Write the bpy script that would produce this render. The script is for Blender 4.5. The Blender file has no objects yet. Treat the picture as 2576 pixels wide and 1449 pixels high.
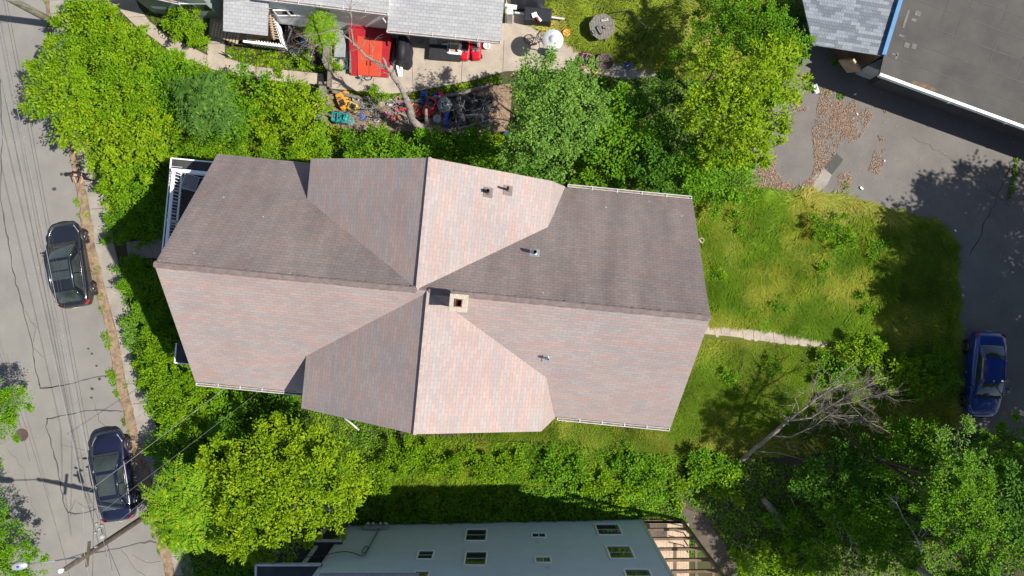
import bpy, math, random
import numpy as np
from mathutils import Vector, Matrix, noise as mnoise
R = math.radians
rng = np.random.default_rng(7); random.seed(7)
sc = bpy.context.scene; COL = sc.collection
# ------------------------------------------------------------ camera, sky, sun
HC = 38.0; PX = 45.19
cam = bpy.data.cameras.new('camera'); cam.lens = 24; cam.sensor_width = 36; cam.clip_end = 800
co = bpy.data.objects.new('camera', cam); co.location = (0, 0, HC); COL.objects.link(co); sc.camera = co
ELEV = 50.5; AZ = -13.0
S = Vector((math.cos(R(ELEV))*math.cos(R(AZ)), math.cos(R(ELEV))*math.sin(R(AZ)), math.sin(R(ELEV))))
w = bpy.data.worlds.new('World'); sc.world = w; w.use_nodes = True
nt = w.node_tree; sky = nt.nodes.new('ShaderNodeTexSky'); sky.sky_type = 'NISHITA'; sky.sun_disc = False
sky.sun_elevation = R(ELEV); sky.sun_rotation = math.atan2(S.x, S.y)
nt.links.new(sky.outputs[0], nt.nodes['Background'].inputs[0]); nt.nodes['Background'].inputs[1].default_value = 0.078
sl = bpy.data.lights.new('sun', 'SUN'); sl.energy = 4.9; sl.angle = R(0.5); sl.color = (1, .955, .87)
so = bpy.data.objects.new('sun', sl); so.rotation_euler = S.to_track_quat('Z', 'Y').to_euler(); so.location = (40, -10, 50); COL.objects.link(so)
sc.view_settings.view_transform = 'Standard'; sc.view_settings.look = 'None'; sc.view_settings.gamma = 1
sc.view_settings.exposure = 0.66
sc.cycles.max_bounces = 6; sc.cycles.transparent_max_bounces = 6

def P(px, py, z=0.0):            # a place read off the photograph's plan at height z (metres)
    k = (HC-z)/HC/PX
    return Vector(((px-1288)*k, (724.5-py)*k, z))

# ------------------------------------------------------------ materials
def nodes(name):
    m = bpy.data.materials.new(name); m.use_nodes = True; t = m.node_tree
    return m, t, t.nodes['Principled BSDF']
def c4(c): return (c[0], c[1], c[2], 1)
def mixn(t, fac, a, b, mode='MIX'):
    n = t.nodes.new('ShaderNodeMix'); n.data_type = 'RGBA'; n.blend_type = mode
    for i, v in ((0, fac), (6, a), (7, b)):
        if isinstance(v, (int, float)): n.inputs[i].default_value = v
        elif isinstance(v, tuple): n.inputs[i].default_value = c4(v)
        else: t.links.new(v, n.inputs[i])
    return n.outputs[2]
def noisen(t, scale, detail=4, co='Object', rough=.6, stretch=None):
    tc = t.nodes.new('ShaderNodeTexCoord'); n = t.nodes.new('ShaderNodeTexNoise')
    n.inputs['Scale'].default_value = scale; n.inputs['Detail'].default_value = detail; n.inputs['Roughness'].default_value = rough
    if stretch:
        mp = t.nodes.new('ShaderNodeMapping'); mp.inputs['Scale'].default_value = stretch
        t.links.new(tc.outputs[co], mp.inputs[0]); t.links.new(mp.outputs[0], n.inputs[0])
    else: t.links.new(tc.outputs[co], n.inputs[0])
    return n.outputs[0]
def ramp(t, x, lo, hi):
    n = t.nodes.new('ShaderNodeMapRange'); n.inputs[1].default_value = lo; n.inputs[2].default_value = hi
    t.links.new(x, n.inputs[0]); return n.outputs[0]
def bumpn(t, b, h, s, d=.02):
    n = t.nodes.new('ShaderNodeBump'); n.inputs['Strength'].default_value = s; n.inputs['Distance'].default_value = d
    t.links.new(h, n.inputs['Height']); t.links.new(n.outputs[0], b.inputs['Normal'])
def mk(name, a, b=None, scale=4, rough=.8, bump=0., spec=.3, metal=0., fine=0, coat=0, lo=.35, hi=.65, stretch=None):
    m, t, p = nodes(name)
    b = b or tuple(x*.75 for x in a)
    n = noisen(t, scale, 6, stretch=stretch); col = mixn(t, ramp(t, n, lo, hi), a, b)
    if fine:
        f = noisen(t, fine, 2); col = mixn(t, ramp(t, f, .3, .7), col, mixn(t, 1., col, (.76, .76, .76), 'MULTIPLY'))
    t.links.new(col, p.inputs['Base Color']); p.inputs['Roughness'].default_value = rough
    p.inputs['Specular IOR Level'].default_value = spec; p.inputs['Metallic'].default_value = metal
    p.inputs['Coat Weight'].default_value = coat
    if bump: bumpn(t, p, noisen(t, fine or scale*6, 3), bump)
    return m
def leafmat(name, dark, bright, alt, trans=.35, rough=.65):
    m, t, p = nodes(name)
    a = t.nodes.new('ShaderNodeAttribute'); a.attribute_name = 'tint'
    h = t.nodes.new('ShaderNodeAttribute'); h.attribute_name = 'hue'
    col = mixn(t, h.outputs['Fac'], mixn(t, a.outputs['Fac'], dark, bright), alt)
    t.links.new(col, p.inputs['Base Color']); p.inputs['Roughness'].default_value = rough; p.inputs['Specular IOR Level'].default_value = .18
    tr = t.nodes.new('ShaderNodeBsdfTranslucent'); t.links.new(mixn(t, 1., col, (1.25, 1.15, .5), 'MULTIPLY'), tr.inputs[0])
    mx = t.nodes.new('ShaderNodeMixShader'); mx.inputs[0].default_value = trans
    t.links.new(p.outputs[0], mx.inputs[1]); t.links.new(tr.outputs[0], mx.inputs[2])
    t.links.new(mx.outputs[0], t.nodes['Material Output'].inputs[0]); return m
def shingle(name, c1, c2, stain=0., butt_shade=.35, bw=.92, rh=.15, lichen=False, third=None):
    m, t, p = nodes(name)
    uv = t.nodes.new('ShaderNodeUVMap')
    def brick(bw, rh, off, a, b, mo, sq=1):
        n = t.nodes.new('ShaderNodeTexBrick'); n.offset = off; n.squash = sq
        n.inputs['Color1'].default_value = c4(a); n.inputs['Color2'].default_value = c4(b)
        n.inputs['Mortar'].default_value = c4(mo); n.inputs['Scale'].default_value = 1
        n.inputs['Mortar Size'].default_value = .011; n.inputs['Mortar Smooth'].default_value = .3
        n.inputs['Brick Width'].default_value = bw; n.inputs['Row Height'].default_value = rh
        t.links.new(uv.outputs[0], n.inputs[0]); return n
    b1 = brick(bw, rh, .37, (0, 0, 0), (1, 1, 1), (0, 0, 0)); b1.inputs['Mortar Size'].default_value = 0
    base = mixn(t, ramp(t, b1.outputs[0], .3, .7), c1, c2)
    b2 = brick(bw/3, rh, .5, (1, 1, 1), (.88, .88, .88), (butt_shade, butt_shade, butt_shade))  # course and tab lines coloured darker to stand for shadow at the shingle butts
    col = mixn(t, 1., base, b2.outputs[0], 'MULTIPLY')
    col = mixn(t, ramp(t, noisen(t, .35, 5), .35, .7), col, mixn(t, 1., col, (.86, .86, .88), 'MULTIPLY'))
    g = noisen(t, 22, 3); col = mixn(t, ramp(t, g, .3, .7), col, mixn(t, 1., col, (.84, .84, .84), 'MULTIPLY'))
    if stain:
        s1 = ramp(t, noisen(t, 1., 6, 'UV', .65, stretch=(1.1, .22, 1)), .3, .7)
        col = mixn(t, stain, col, (.085, .072, .070))
        col = mixn(t, s1, col, mixn(t, 1., col, (.66, .66, .68), 'MULTIPLY'))
        s2 = ramp(t, noisen(t, 9, 5, 'UV', .7), .56, .74); col = mixn(t, s2, col, (.19, .175, .16))
    if lichen:
        tc = t.nodes.new('ShaderNodeTexVoronoi'); tc.inputs['Scale'].default_value = 1.5
        t.links.new(uv.outputs[0], tc.inputs[0])
        k = t.nodes.new('ShaderNodeMath'); k.operation = 'LESS_THAN'; k.inputs[1].default_value = .062
        t.links.new(tc.outputs['Distance'], k.inputs[0])
        sel = t.nodes.new('ShaderNodeMath'); sel.operation = 'GREATER_THAN'; sel.inputs[1].default_value = .55
        sep = t.nodes.new('ShaderNodeSeparateColor'); t.links.new(tc.outputs['Color'], sep.inputs[0]); t.links.new(sep.outputs[0], sel.inputs[0])
        mm = t.nodes.new('ShaderNodeMath'); mm.operation = 'MULTIPLY'; t.links.new(k.outputs[0], mm.inputs[0]); t.links.new(sel.outputs[0], mm.inputs[1])
        col = mixn(t, mm.outputs[0], col, (.42, .40, .28))
    t.links.new(col, p.inputs['Base Color']); p.inputs['Roughness'].default_value = .9; p.inputs['Specular IOR Level'].default_value = .2
    bumpn(t, p, b2.outputs[1], -.6, .012)
    return m
M = {}
M['ground'] = mk('soil', (.055, .075, .02), (.07, .055, .035), 1.3, .95, .5, fine=30)
M['asphalt'] = mk('street_asphalt', (.25, .235, .213), (.195, .184, .168), .5, .9, .25, .25, fine=38, lo=.3, hi=.7)
M['lot'] = mk('lot_asphalt', (.19, .175, .16), (.14, .13, .122), .55, .92, .25, .2, fine=34, lo=.3, hi=.7)
M['drive'] = mk('driveway', (.15, .148, .15), (.11, .11, .115), .5, .9, .3, .2, fine=30)
M['concrete'] = mk('concrete', (.44, .37, .30), (.33, .28, .235), 1.1, .9, .2, .2, fine=16)
M['walk'] = mk('sidewalk_concrete', (.33, .30, .26), (.25, .225, .195), 1.3, .9, .2, .2, fine=22)
M['litter'] = mk('leaf_litter', (.34, .245, .165), (.17, .115, .075), 4, .95, .8, .1, fine=26)
M['lawn'] = mk('lawn_soil', (.085, .12, .012), (.12, .12, .025), .8, .95, .5, .1, fine=14)
M['dirt'] = mk('dirt', (.15, .12, .095), (.085, .075, .055), 1.4, .95, .5, .1, fine=18)
M['tar'] = mk('tar_seam', (.075, .07, .066), (.05, .048, .046), 9, .8)
M['crackd'] = mk('crack_dirt', (.06, .055, .05), (.045, .04, .035), 9, .9)
M['white'] = mk('white_paint', (.84, .85, .86), (.76, .77, .78), 2.2, .5, .05)
M['offwhite'] = mk('weathered_white', (.55, .56, .56), (.40, .41, .41), 3, .7, .1)
M['metalw'] = mk('white_metal', (.55, .56, .59), (.42, .43, .45), 5, .4)
M['shin'] = shingle('pink_grey_shingles', (.40, .30, .272), (.36, .312, .298), butt_shade=.74, bw=1.1)
M['shinN'] = shingle('algae_stained_shingles', (.37, .285, .262), (.33, .282, .265), stain=.22, butt_shade=.6, lichen=True)
M['shingrey'] = shingle('pale_grey_shingles', (.42, .42, .425), (.38, .38, .39), butt_shade=.6, bw=.9, rh=.17)
M['shinblue'] = shingle('blue_grey_shingles', (.26, .285, .32), (.16, .178, .205), butt_shade=.6, bw=.45, rh=.17)
M['ridge'] = mk('ridge_shingle', (.19, .145, .135), (.13, .105, .10), 5, .9, .3)
M['ridgep'] = mk('ridge_shingle_pale', (.42, .33, .30), (.30, .25, .23), 5, .9, .3)
M['rolled'] = mk('rolled_roofing', (.105, .097, .09), (.077, .072, .068), .6, .95, .3, .15, fine=20)
M['seam'] = mk('roof_seam', (.072, .066, .062), (.085, .08, .075), 3, .95)
M['patch'] = mk('roof_patch', (.17, .155, .145), (.12, .11, .105), 3, .95)
M['blacktop'] = mk('flat_black_roof', (.035, .035, .038), (.055, .053, .052), 2, .9, .2)
M['sidingblue'] = mk('blue_grey_siding', (.48, .575, .625), (.45, .535, .58), 1.5, .7)
M['sidingwhite'] = mk('white_siding', (.82, .83, .86), (.74, .75, .79), 2, .7)
M['sidinggreen'] = mk('pale_green_siding', (.27, .33, .29), (.22, .27, .24), 2, .7)
M['wallcream'] = mk('house_siding', (.5, .47, .42), (.42, .4, .36), 2, .8)
M['glass'] = mk('window_glass', (.02, .025, .03), (.03, .035, .04), 1, .08, spec=.6)
M['carglass'] = mk('car_glass', (.045, .056, .053), (.02, .026, .026), 1, .06, spec=.9)
M['woodgrey'] = mk('weathered_wood', (.24, .215, .185), (.13, .115, .10), 3, .9, .4, fine=14, stretch=(3, 3, .6))
M['woodtan'] = mk('deck_boards', (.50, .375, .265), (.40, .29, .20), 2.2, .8, .2, fine=12)
M['woodbrown'] = mk('brown_stained_wood', (.16, .105, .065), (.10, .065, .04), 3, .8, .3)
M['pole'] = mk('pole_wood', (.30, .275, .20), (.19, .17, .125), 3, .9, .5, fine=14)
M['poled'] = mk('dark_pole_wood', (.12, .095, .075), (.07, .055, .045), 3, .9, .5, fine=14)
M['bark'] = mk('grey_bark', (.30, .265, .235), (.17, .145, .125), 5, .95, .6, fine=22)
M['barkp'] = mk('pale_bark', (.30, .255, .22), (.19, .16, .14), 5, .95, .4, fine=22)
M['barkd'] = mk('brown_bark', (.10, .08, .06), (.06, .05, .04), 5, .95, .6, fine=22)
M['deadw'] = mk('bleached_branches', (.42, .39, .36), (.27, .25, .225), 5, .9, .3)
M['stone'] = mk('chimney_concrete', (.50, .45, .36), (.40, .36, .28), 6, .9, .5, fine=30)
M['flue'] = mk('clay_flue', (.25, .06, .035), (.12, .03, .02), 6, .8)
M['fluein'] = mk('soot', (.012, .008, .008), None, 6, .9)
M['black'] = mk('black_plastic', (.02, .02, .022), (.03, .03, .032), 4, .5)
M['blackm'] = mk('black_metal', (.025, .025, .028), None, 6, .45, metal=.3)
M['tarp'] = mk('black_tarp', (.012, .013, .018), (.02, .021, .027), 3, .6, .3)
M['rubber'] = mk('tyre_rubber', (.018, .018, .018), None, 6, .85)
M['alloy'] = mk('alloy_rim', (.42, .42, .44), (.3, .3, .31), 6, .3, metal=.9)
M['paintk'] = mk('black_paint', (.010, .011, .014), (.012, .013, .018), 1, .22, spec=.6, coat=1)
M['paintn'] = mk('navy_paint', (.007, .008, .024), (.008, .009, .03), 1, .25, spec=.6, coat=1)
M['paintb'] = mk('blue_paint', (.008, .034, .19), (.009, .038, .22), 1, .25, spec=.6, coat=1)
M['lens'] = mk('headlight_lens', (.45, .47, .5), (.3, .32, .34), 6, .1, metal=.4)
M['redlens'] = mk('tail_lens', (.42, .01, .012), (.3, .01, .01), 6, .15, coat=1)
M['plate'] = mk('plate', (.6, .6, .6), None, 6, .5)
M['reddoor'] = mk('red_painted_wood', (.50, .058, .025), (.43, .05, .022), 2, .6, .15)
M['redtoy'] = mk('red_plastic', (.55, .012, .03), (.45, .01, .02), 3, .3, coat=.4)
M['crimson'] = mk('crimson_paint', (.34, .012, .02), (.28, .01, .016), 2, .6)
M['orange'] = mk('orange_plastic', (.72, .30, .03), (.6, .24, .02), 3, .4)
M['yellow'] = mk('yellow_plastic', (.70, .50, .06), (.6, .4, .05), 3, .4)
M['teal'] = mk('teal_plastic', (.02, .32, .32), (.02, .25, .26), 3, .4)
M['bluep'] = mk('blue_plastic', (.02, .09, .5), (.02, .07, .38), 3, .4)
M['pinkp'] = mk('pink_plastic', (.55, .16, .25), (.4, .1, .18), 3, .4)
M['hose'] = mk('green_hose', (.02, .12, .10), None, 3, .5)
M['bluetrim'] = mk('blue_trim', (.06, .19, .38), (.05, .15, .3), 2, .5)
M['steel'] = mk('galvanised_steel', (.55, .57, .6), (.42, .44, .46), 8, .3, metal=.6)
M['iron'] = mk('cast_iron', (.12, .085, .07), (.07, .05, .045), 12, .7, .5)
M['wire'] = mk('cable', (.24, .24, .26), None, 5, .5)
M['wired'] = mk('dark_cable', (.045, .045, .05), None, 5, .6)
M['skin'] = mk('skin', (.50, .27, .19), (.45, .24, .17), 8, .5)
M['shirt'] = mk('dark_shirt', (.035, .038, .05), (.025, .027, .035), 10, .9)
M['pants'] = mk('black_trousers', (.015, .016, .02), None, 10, .9)
M['hair'] = mk('dark_hair', (.05, .025, .015), None, 10, .7)
M['plume'] = mk('grey_plastic', (.3, .31, .32), (.22, .23, .24), 3, .5)
# foliage: dark, bright, alt (dry or yellow)
M['lf_bright'] = leafmat('leaf_bright', (.042, .145, .003), (.19, .37, .004), (.36, .45, .010), .32)
M['lf_yellow'] = leafmat('leaf_yellow_green', (.05, .15, .003), (.225, .385, .005), (.40, .47, .012), .32)
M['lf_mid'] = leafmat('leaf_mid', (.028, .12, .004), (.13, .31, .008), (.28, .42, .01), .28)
M['lf_grey'] = leafmat('leaf_grey_green', (.04, .13, .018), (.17, .33, .05), (.32, .44, .05), .26)
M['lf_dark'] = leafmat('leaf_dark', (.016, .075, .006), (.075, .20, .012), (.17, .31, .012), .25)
M['lf_fern'] = leafmat('leaf_fern', (.025, .08, .010), (.085, .19, .026), (.18, .28, .03), .22)
M['lf_sumac'] = leafmat('leaf_sumac', (.045, .15, .004), (.20, .39, .010), (.42, .44, .02), .28)
M['grass'] = leafmat('grass_blades', (.05, .12, .006), (.215, .36, .014), (.42, .41, .06), .38, .7)
M['grassd'] = leafmat('dry_grass_blades', (.10, .14, .012), (.33, .42, .03), (.56, .47, .13), .3, .6)
M['dryleaf'] = leafmat('fallen_leaves', (.15, .085, .055), (.42, .29, .21), (.55, .43, .34), .05, .8)

# ------------------------------------------------------------ mesh helpers
LOC = {}
def link(o, parent=None):
    COL.objects.link(o)
    if parent is not None: o.parent = parent
    return o
def wloc(o):
    v = Vector((0, 0, 0))
    while o is not None: v = v + Vector(o.location); o = o.parent
    return v
def tag(o, label, cat, group=None, kind=None):
    if label: o['label'] = label
    if cat: o['category'] = cat
    if group: o['group'] = group
    if kind: o['kind'] = kind
    return o
def thing(name, label, cat, loc, rz=0, group=None):
    o = bpy.data.objects.new(name, None); o.empty_display_size = .2; COL.objects.link(o)
    o.location = loc; o.rotation_euler = (0, 0, rz); return tag(o, label, cat, group)
class MB:
    def __init__(s): s.v = []; s.f = []; s.uv = {}; s.sm = []
    def add(s, vs, fs, uv=None, smooth=False):
        b = len(s.v); s.v += [Vector(v) for v in vs]
        for i, f in enumerate(fs):
            s.f.append([b+j for j in f]); s.sm.append(smooth)
            if uv: s.uv[len(s.f)-1] = [uv[j] for j in f]
        return s
    def box(s, c, size, rz=0, rx=0, ry=0):
        m = Matrix.Rotation(rz, 3, 'Z') @ Matrix.Rotation(ry, 3, 'Y') @ Matrix.Rotation(rx, 3, 'X'); c = Vector(c)
        a, b, d = size[0]/2, size[1]/2, size[2]/2
        vs = [c+m@Vector((x*a, y*b, z*d)) for z in (-1, 1) for x, y in ((-1, -1), (1, -1), (1, 1), (-1, 1))]
        return s.add(vs, [(3, 2, 1, 0), (4, 5, 6, 7), (0, 1, 5, 4), (1, 2, 6, 5), (2, 3, 7, 6), (3, 0, 4, 7)])
    def beam(s, a, b, w, h, up=(0, 0, 1)):
        a = Vector(a); b = Vector(b); d = (b-a).normalized(); x = d.cross(Vector(up))
        if x.length < 1e-4: x = d.cross(Vector((1, 0, 0)))
        x.normalize(); y = x.cross(d).normalized(); vs = []
        for p in (a, b):
            for i, j in ((-1, -1), (1, -1), (1, 1), (-1, 1)): vs.append(p+x*i*w/2+y*j*h/2)
        return s.add(vs, [(0, 1, 2, 3), (7, 6, 5, 4), (0, 4, 5, 1), (1, 5, 6, 2), (2, 6, 7, 3), (3, 7, 4, 0)])
    def tube(s, pts, rad, n=8, cap=True):
        pts = [Vector(p) for p in pts]
        rad = rad if isinstance(rad, (list, tuple)) else [rad]*len(pts)
        vs = []; N = len(pts); prev = None
        for i, p in enumerate(pts):
            d = (pts[min(i+1, N-1)]-pts[max(i-1, 0)]).normalized()
            x = d.cross(Vector((0, 0, 1))) if prev is None else prev-d*prev.dot(d)
            if x.length < 1e-3: x = d.cross(Vector((1, 0, 0)))
            x.normalize(); prev = x; y = d.cross(x)
            for k in range(n):
                a = 2*math.pi*k/n; vs.append(p+(x*math.cos(a)+y*math.sin(a))*rad[i])
        fs = [(i*n+k, i*n+(k+1) % n, (i+1)*n+(k+1) % n, (i+1)*n+k) for i in range(N-1) for k in range(n)]
        if cap: fs += [tuple(range(n))[::-1], tuple((N-1)*n+k for k in range(n))]
        return s.add(vs, fs, smooth=True)
    def lathe(s, c, prof, n=20):
        c = Vector(c); vs = []
        for r, z in prof:
            for k in range(n): a = 2*math.pi*k/n; vs.append(c+Vector((r*math.cos(a), r*math.sin(a), z)))
        L = len(prof); fs = [(i*n+k, i*n+(k+1) % n, (i+1)*n+(k+1) % n, (i+1)*n+k) for i in range(L-1) for k in range(n)]
        fs += [tuple(range(n))[::-1], tuple((L-1)*n+k for k in range(n))]
        return s.add(vs, fs, smooth=True)
    def prism(s, poly, z0, z1):
        n = len(poly); vs = [(p[0], p[1], z0) for p in poly]+[(p[0], p[1], z1) for p in poly]
        a = sum(poly[i][0]*poly[(i+1) % n][1]-poly[(i+1) % n][0]*poly[i][1] for i in range(n))
        if a < 0: vs = vs[:n][::-1]+vs[n:][::-1]
        return s.add(vs, [tuple(range(n))[::-1], tuple(range(n, 2*n))]+[(i, (i+1) % n, (i+1) % n+n, i+n) for i in range(n)])
    def slab(s, pts, th, udir):           # a sloping plate with UVs in metres: u along udir, v up the slope
        pts = [Vector(p) for p in pts]; n = (pts[1]-pts[0]).cross(pts[2]-pts[0]).normalized()
        if n.z < 0: pts = pts[::-1]; n = -n
        u = Vector(udir).normalized(); v = n.cross(u); o = Vector((0, 0, 0))
        low = [p-n*th for p in pts]; k = len(pts); allp = pts+low
        uv = [((p-o).dot(u)+50, (p-o).dot(v)+50) for p in allp]
        return s.add(allp, [tuple(range(k)), tuple(range(k, 2*k))[::-1]]+[(i, i+k, (i+1) % k+k, (i+1) % k) for i in range(k)], uv)
    def grid(s, f, nu, nv, smooth=True):
        vs = [f(i/nu, j/nv) for j in range(nv+1) for i in range(nu+1)]
        return s.add(vs, [(j*(nu+1)+i, j*(nu+1)+i+1, (j+1)*(nu+1)+i+1, (j+1)*(nu+1)+i) for j in range(nv) for i in range(nu)], smooth=smooth)
    def build(s, name, mat, parent=None, world=True, bevel=0, sub=0, solid=0, org=None):
        me = bpy.data.meshes.new(name)
        if parent is not None: off = wloc(parent) if world else Vector((0, 0, 0))
        elif org is not None: off = Vector(org)
        else:
            xs = [v.x for v in s.v]; ys = [v.y for v in s.v]
            off = Vector(((min(xs)+max(xs))/2, (min(ys)+max(ys))/2, min(v.z for v in s.v)))
        me.from_pydata([tuple(v-off) for v in s.v], [], s.f)
        me.polygons.foreach_set('use_smooth', s.sm)
        if s.uv:
            l = me.uv_layers.new(name='UVMap')
            for fi, uvs in s.uv.items():
                for li, q in zip(me.polygons[fi].loop_indices, uvs): l.data[li].uv = q
        me.materials.append(M[mat] if isinstance(mat, str) else mat)
        o = bpy.data.objects.new(name, me)
        if parent is None: o.location = off
        if bevel:
            b = o.modifiers.new('bevel', 'BEVEL'); b.width = bevel; b.segments = 2; b.limit_method = 'ANGLE'
        if solid: q = o.modifiers.new('solid', 'SOLIDIFY'); q.thickness = solid; q.offset = 0
        if sub: q = o.modifiers.new('sub', 'SUBSURF'); q.levels = sub; q.render_levels = sub
        return link(o, parent)
def struct(name, mb, mat, **k): return tag(mb.build(name, mat, **k), None, None, kind='structure')
def flat(poly, z0, z1=None):
    m = MB(); q = [P(*p) for p in poly]; m.prism([(p.x, p.y) for p in q], z0, z1 if z1 is not None else z0+.004); return m
def inpoly(x, y, poly):
    r = np.zeros(len(x), bool); n = len(poly)
    for i in range(n):
        x1, y1 = poly[i]; x2, y2 = poly[(i+1) % n]
        c = ((y1 > y) != (y2 > y)); xi = (x2-x1)*(y-y1)/((y2-y1) if y2 != y1 else 1e-9)+x1
        r ^= c & (x < xi)
    return r
def vnoise(x, y, s, seed=0):     # cheap smooth 2-D value noise in numpy, 0..1
    g = np.random.default_rng(seed).random((64, 64)); x = np.asarray(x)*s+100; y = np.asarray(y)*s+100
    i = np.floor(x).astype(int); j = np.floor(y).astype(int); fx = x-i; fy = y-j
    fx = fx*fx*(3-2*fx); fy = fy*fy*(3-2*fy); a = lambda p, q: g[p % 64, q % 64]
    return (a(i, j)*(1-fx)+a(i+1, j)*fx)*(1-fy)+(a(i, j+1)*(1-fx)+a(i+1, j+1)*fx)*fy
def scatter(poly, n):            # n random plan points in a polygon given in plan pixels
    q = [P(*p) for p in poly]; q = [(p.x, p.y) for p in q]
    xs = [p[0] for p in q]; ys = [p[1] for p in q]; X = []; Y = []; got = 0
    while got < n:
        x = rng.uniform(min(xs), max(xs), n*2); y = rng.uniform(min(ys), max(ys), n*2); k = inpoly(x, y, q)
        X.append(x[k]); Y.append(y[k]); got += k.sum()
    return np.concatenate(X)[:n], np.concatenate(Y)[:n]
def parea(poly):
    n = len(poly); return abs(sum(poly[i][0]*poly[(i+1) % n][1]-poly[(i+1) % n][0]*poly[i][1] for i in range(n)))/2/PX/PX
def nrm(a): return a/np.maximum(np.linalg.norm(a, axis=1, keepdims=True), 1e-6)
def leaves(name, C, D, N, L, Wd, tint, hue, mat, parent=None, off=None):
    n = len(C); D = nrm(D); Sd = nrm(np.cross(N, D)); N = np.cross(D, Sd)
    L = np.asarray(L).reshape(-1, 1)*np.ones((n, 1)); Wd = np.asarray(Wd).reshape(-1, 1)*np.ones((n, 1))
    V = np.empty((n, 4, 3)); V[:, 0] = C; mid = C+D*L*.48
    V[:, 1] = mid+Sd*Wd*.5+N*Wd*.12; V[:, 2] = C+D*L-N*L*.12; V[:, 3] = mid-Sd*Wd*.5+N*Wd*.12
    o = np.array(off if off is not None else (wloc(parent) if parent else (0, 0, 0)))
    V = (V-o).reshape(-1, 3)
    me = bpy.data.meshes.new(name); me.vertices.add(4*n); me.loops.add(4*n); me.polygons.add(n)
    me.vertices.foreach_set('co', V.ravel().astype(np.float32))
    me.loops.foreach_set('vertex_index', np.tile(np.array([0, 3, 2, 1]), n)+np.repeat(np.arange(n)*4, 4))
    me.polygons.foreach_set('loop_start', np.arange(n)*4); me.update(calc_edges=True)
    for k, a in (('tint', tint), ('hue', hue)):
        at = me.attributes.new(k, 'FLOAT', 'FACE'); at.data.foreach_set('value', np.clip(a, 0, 1).astype(np.float32))
    me.materials.append(M[mat]); ob = bpy.data.objects.new(name, me)
    if parent is None: ob.location = o
    return link(ob, parent)
# foliage kinds: material, leaf length, width, clumps per m2, leaves per clump, clump radius, yellow share
KIND = {
 'bright': ('lf_bright', .16, .078, 5.6, 34, .26, .20), 'yellow': ('lf_yellow', .16, .075, 5.6, 30, .23, .22),
 'mid': ('lf_mid', .15, .085, 5.0, 34, .30, .10), 'grey': ('lf_grey', .12, .075, 5.5, 40, .26, .08),
 'dark': ('lf_dark', .15, .085, 4.6, 32, .32, .06), 'fine': ('lf_mid', .10, .06, 7.0, 42, .22, .12),
 'fineb': ('lf_bright', .11, .065, 7.0, 40, .22, .10), 'weed': ('lf_mid', .14, .05, 6.0, 34, .22, .25),
 'sparse': ('lf_dark', .24, .15, 2.0, 34, .5, .1)}
def crown_pts(blobs, kind, dens=1.):
    mt, L, Wd, cd, m, cr, ys = KIND[kind]; C = []; D = []; N = []; T = []; Hh = []; LL = []
    for (x, y, z, r, rz) in blobs:
        area = 2.2*math.pi*r*(r*.6+rz*.5); K = max(4, int(area*cd*dens*.85))
        d = nrm(rng.normal(size=(K*2, 3))); d = d[d[:, 2] > -.45][:K]; K = len(d)
        lump = 1+.30*(vnoise(d[:, 0]*2+x, d[:, 1]*2+y+d[:, 2], 1.3, 3)-.5)+.22*(vnoise(d[:, 0]*5+x, d[:, 1]*5-y, 1.3, 5)-.5)
        rr = rng.uniform(.40, 1.10, K)**.7*lump
        cp = np.array((x, y, z))+d*np.array((r, r, rz))*rr[:, None]
        hole = vnoise(d[:, 0]*3.1+x*1.7, d[:, 1]*3.1+y*1.3, 1.1, 41); keep = (hole > .27) | (rr < .8); rr = np.where(hole < .42, rr*.86, rr)
        cp = np.array((x, y, z))+d*np.array((r, r, rz))*rr[:, None]; d = d[keep]; cp = cp[keep]
        arms = []                                   # leafy twigs reaching out past the crown
        for _ in range(int(3+r*5)):
            a = rng.uniform(0, 6.283); e = rng.uniform(-.1, .75); da = np.array((math.cos(a)*math.cos(e), math.sin(a)*math.cos(e), math.sin(e))); ext = rng.uniform(.25, .75)*min(1, .35+r*.5)
            for q in np.arange(.1, 1.01, .25): arms.append((np.array((x, y, z))+da*np.array((r, r, rz))*(.95)+da*np.array((1, 1, .5))*ext*q, da))
        cp = np.concatenate([cp, np.array([a[0] for a in arms])]); d = np.concatenate([d, np.array([a[1] for a in arms])]); K = len(cp); crv = np.concatenate([np.full(K-len(arms), cr), np.full(len(arms), cr*.55)])
        ct = rng.random(K); idx = np.repeat(np.arange(K), m)
        off = rng.normal(size=(K*m, 3))*crv[idx][:, None]*np.array((1, 1, .42))*.62
        pos = cp[idx]+off
        dirv = nrm(off*np.array((1, 1, .3))*3+d[idx]*.45+rng.normal(size=(K*m, 3))*.35); dirv[:, 2] -= .12
        C.append(pos); D.append(dirv); N.append(nrm(np.array((0, 0, 1.0))+d[idx]*.45+rng.normal(size=(K*m, 3))*.55))
        T.append(ct[idx]*.5+rng.random(K*m)*.5); ch = rng.random(K)**2; Hh.append(ch[idx]*ys*2.2+rng.random(K*m)*.12+np.where(rng.random(K*m) < .03, .4, 0))
        LL.append(L*rng.uniform(.65, 1.25, K*m))
    C = np.concatenate(C); keep = C[:, 2] > .03
    return [a[keep] for a in (C, np.concatenate(D), np.concatenate(N), np.concatenate(LL))]+[np.concatenate(LL)[keep]*Wd/L]+[np.concatenate(T)[keep], np.concatenate(Hh)[keep], mt]
def mkblobs(spec):
    out = []
    for (px, py, rp, zt) in spec:
        r0 = rp/PX*.9; rz = min(r0*.75, zt*.5); zc = zt-rz*.9; p = P(px, py, zc); out.append((p.x, p.y, zc, rp/PX*(HC-zc)/HC, rz))
    return out
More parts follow.
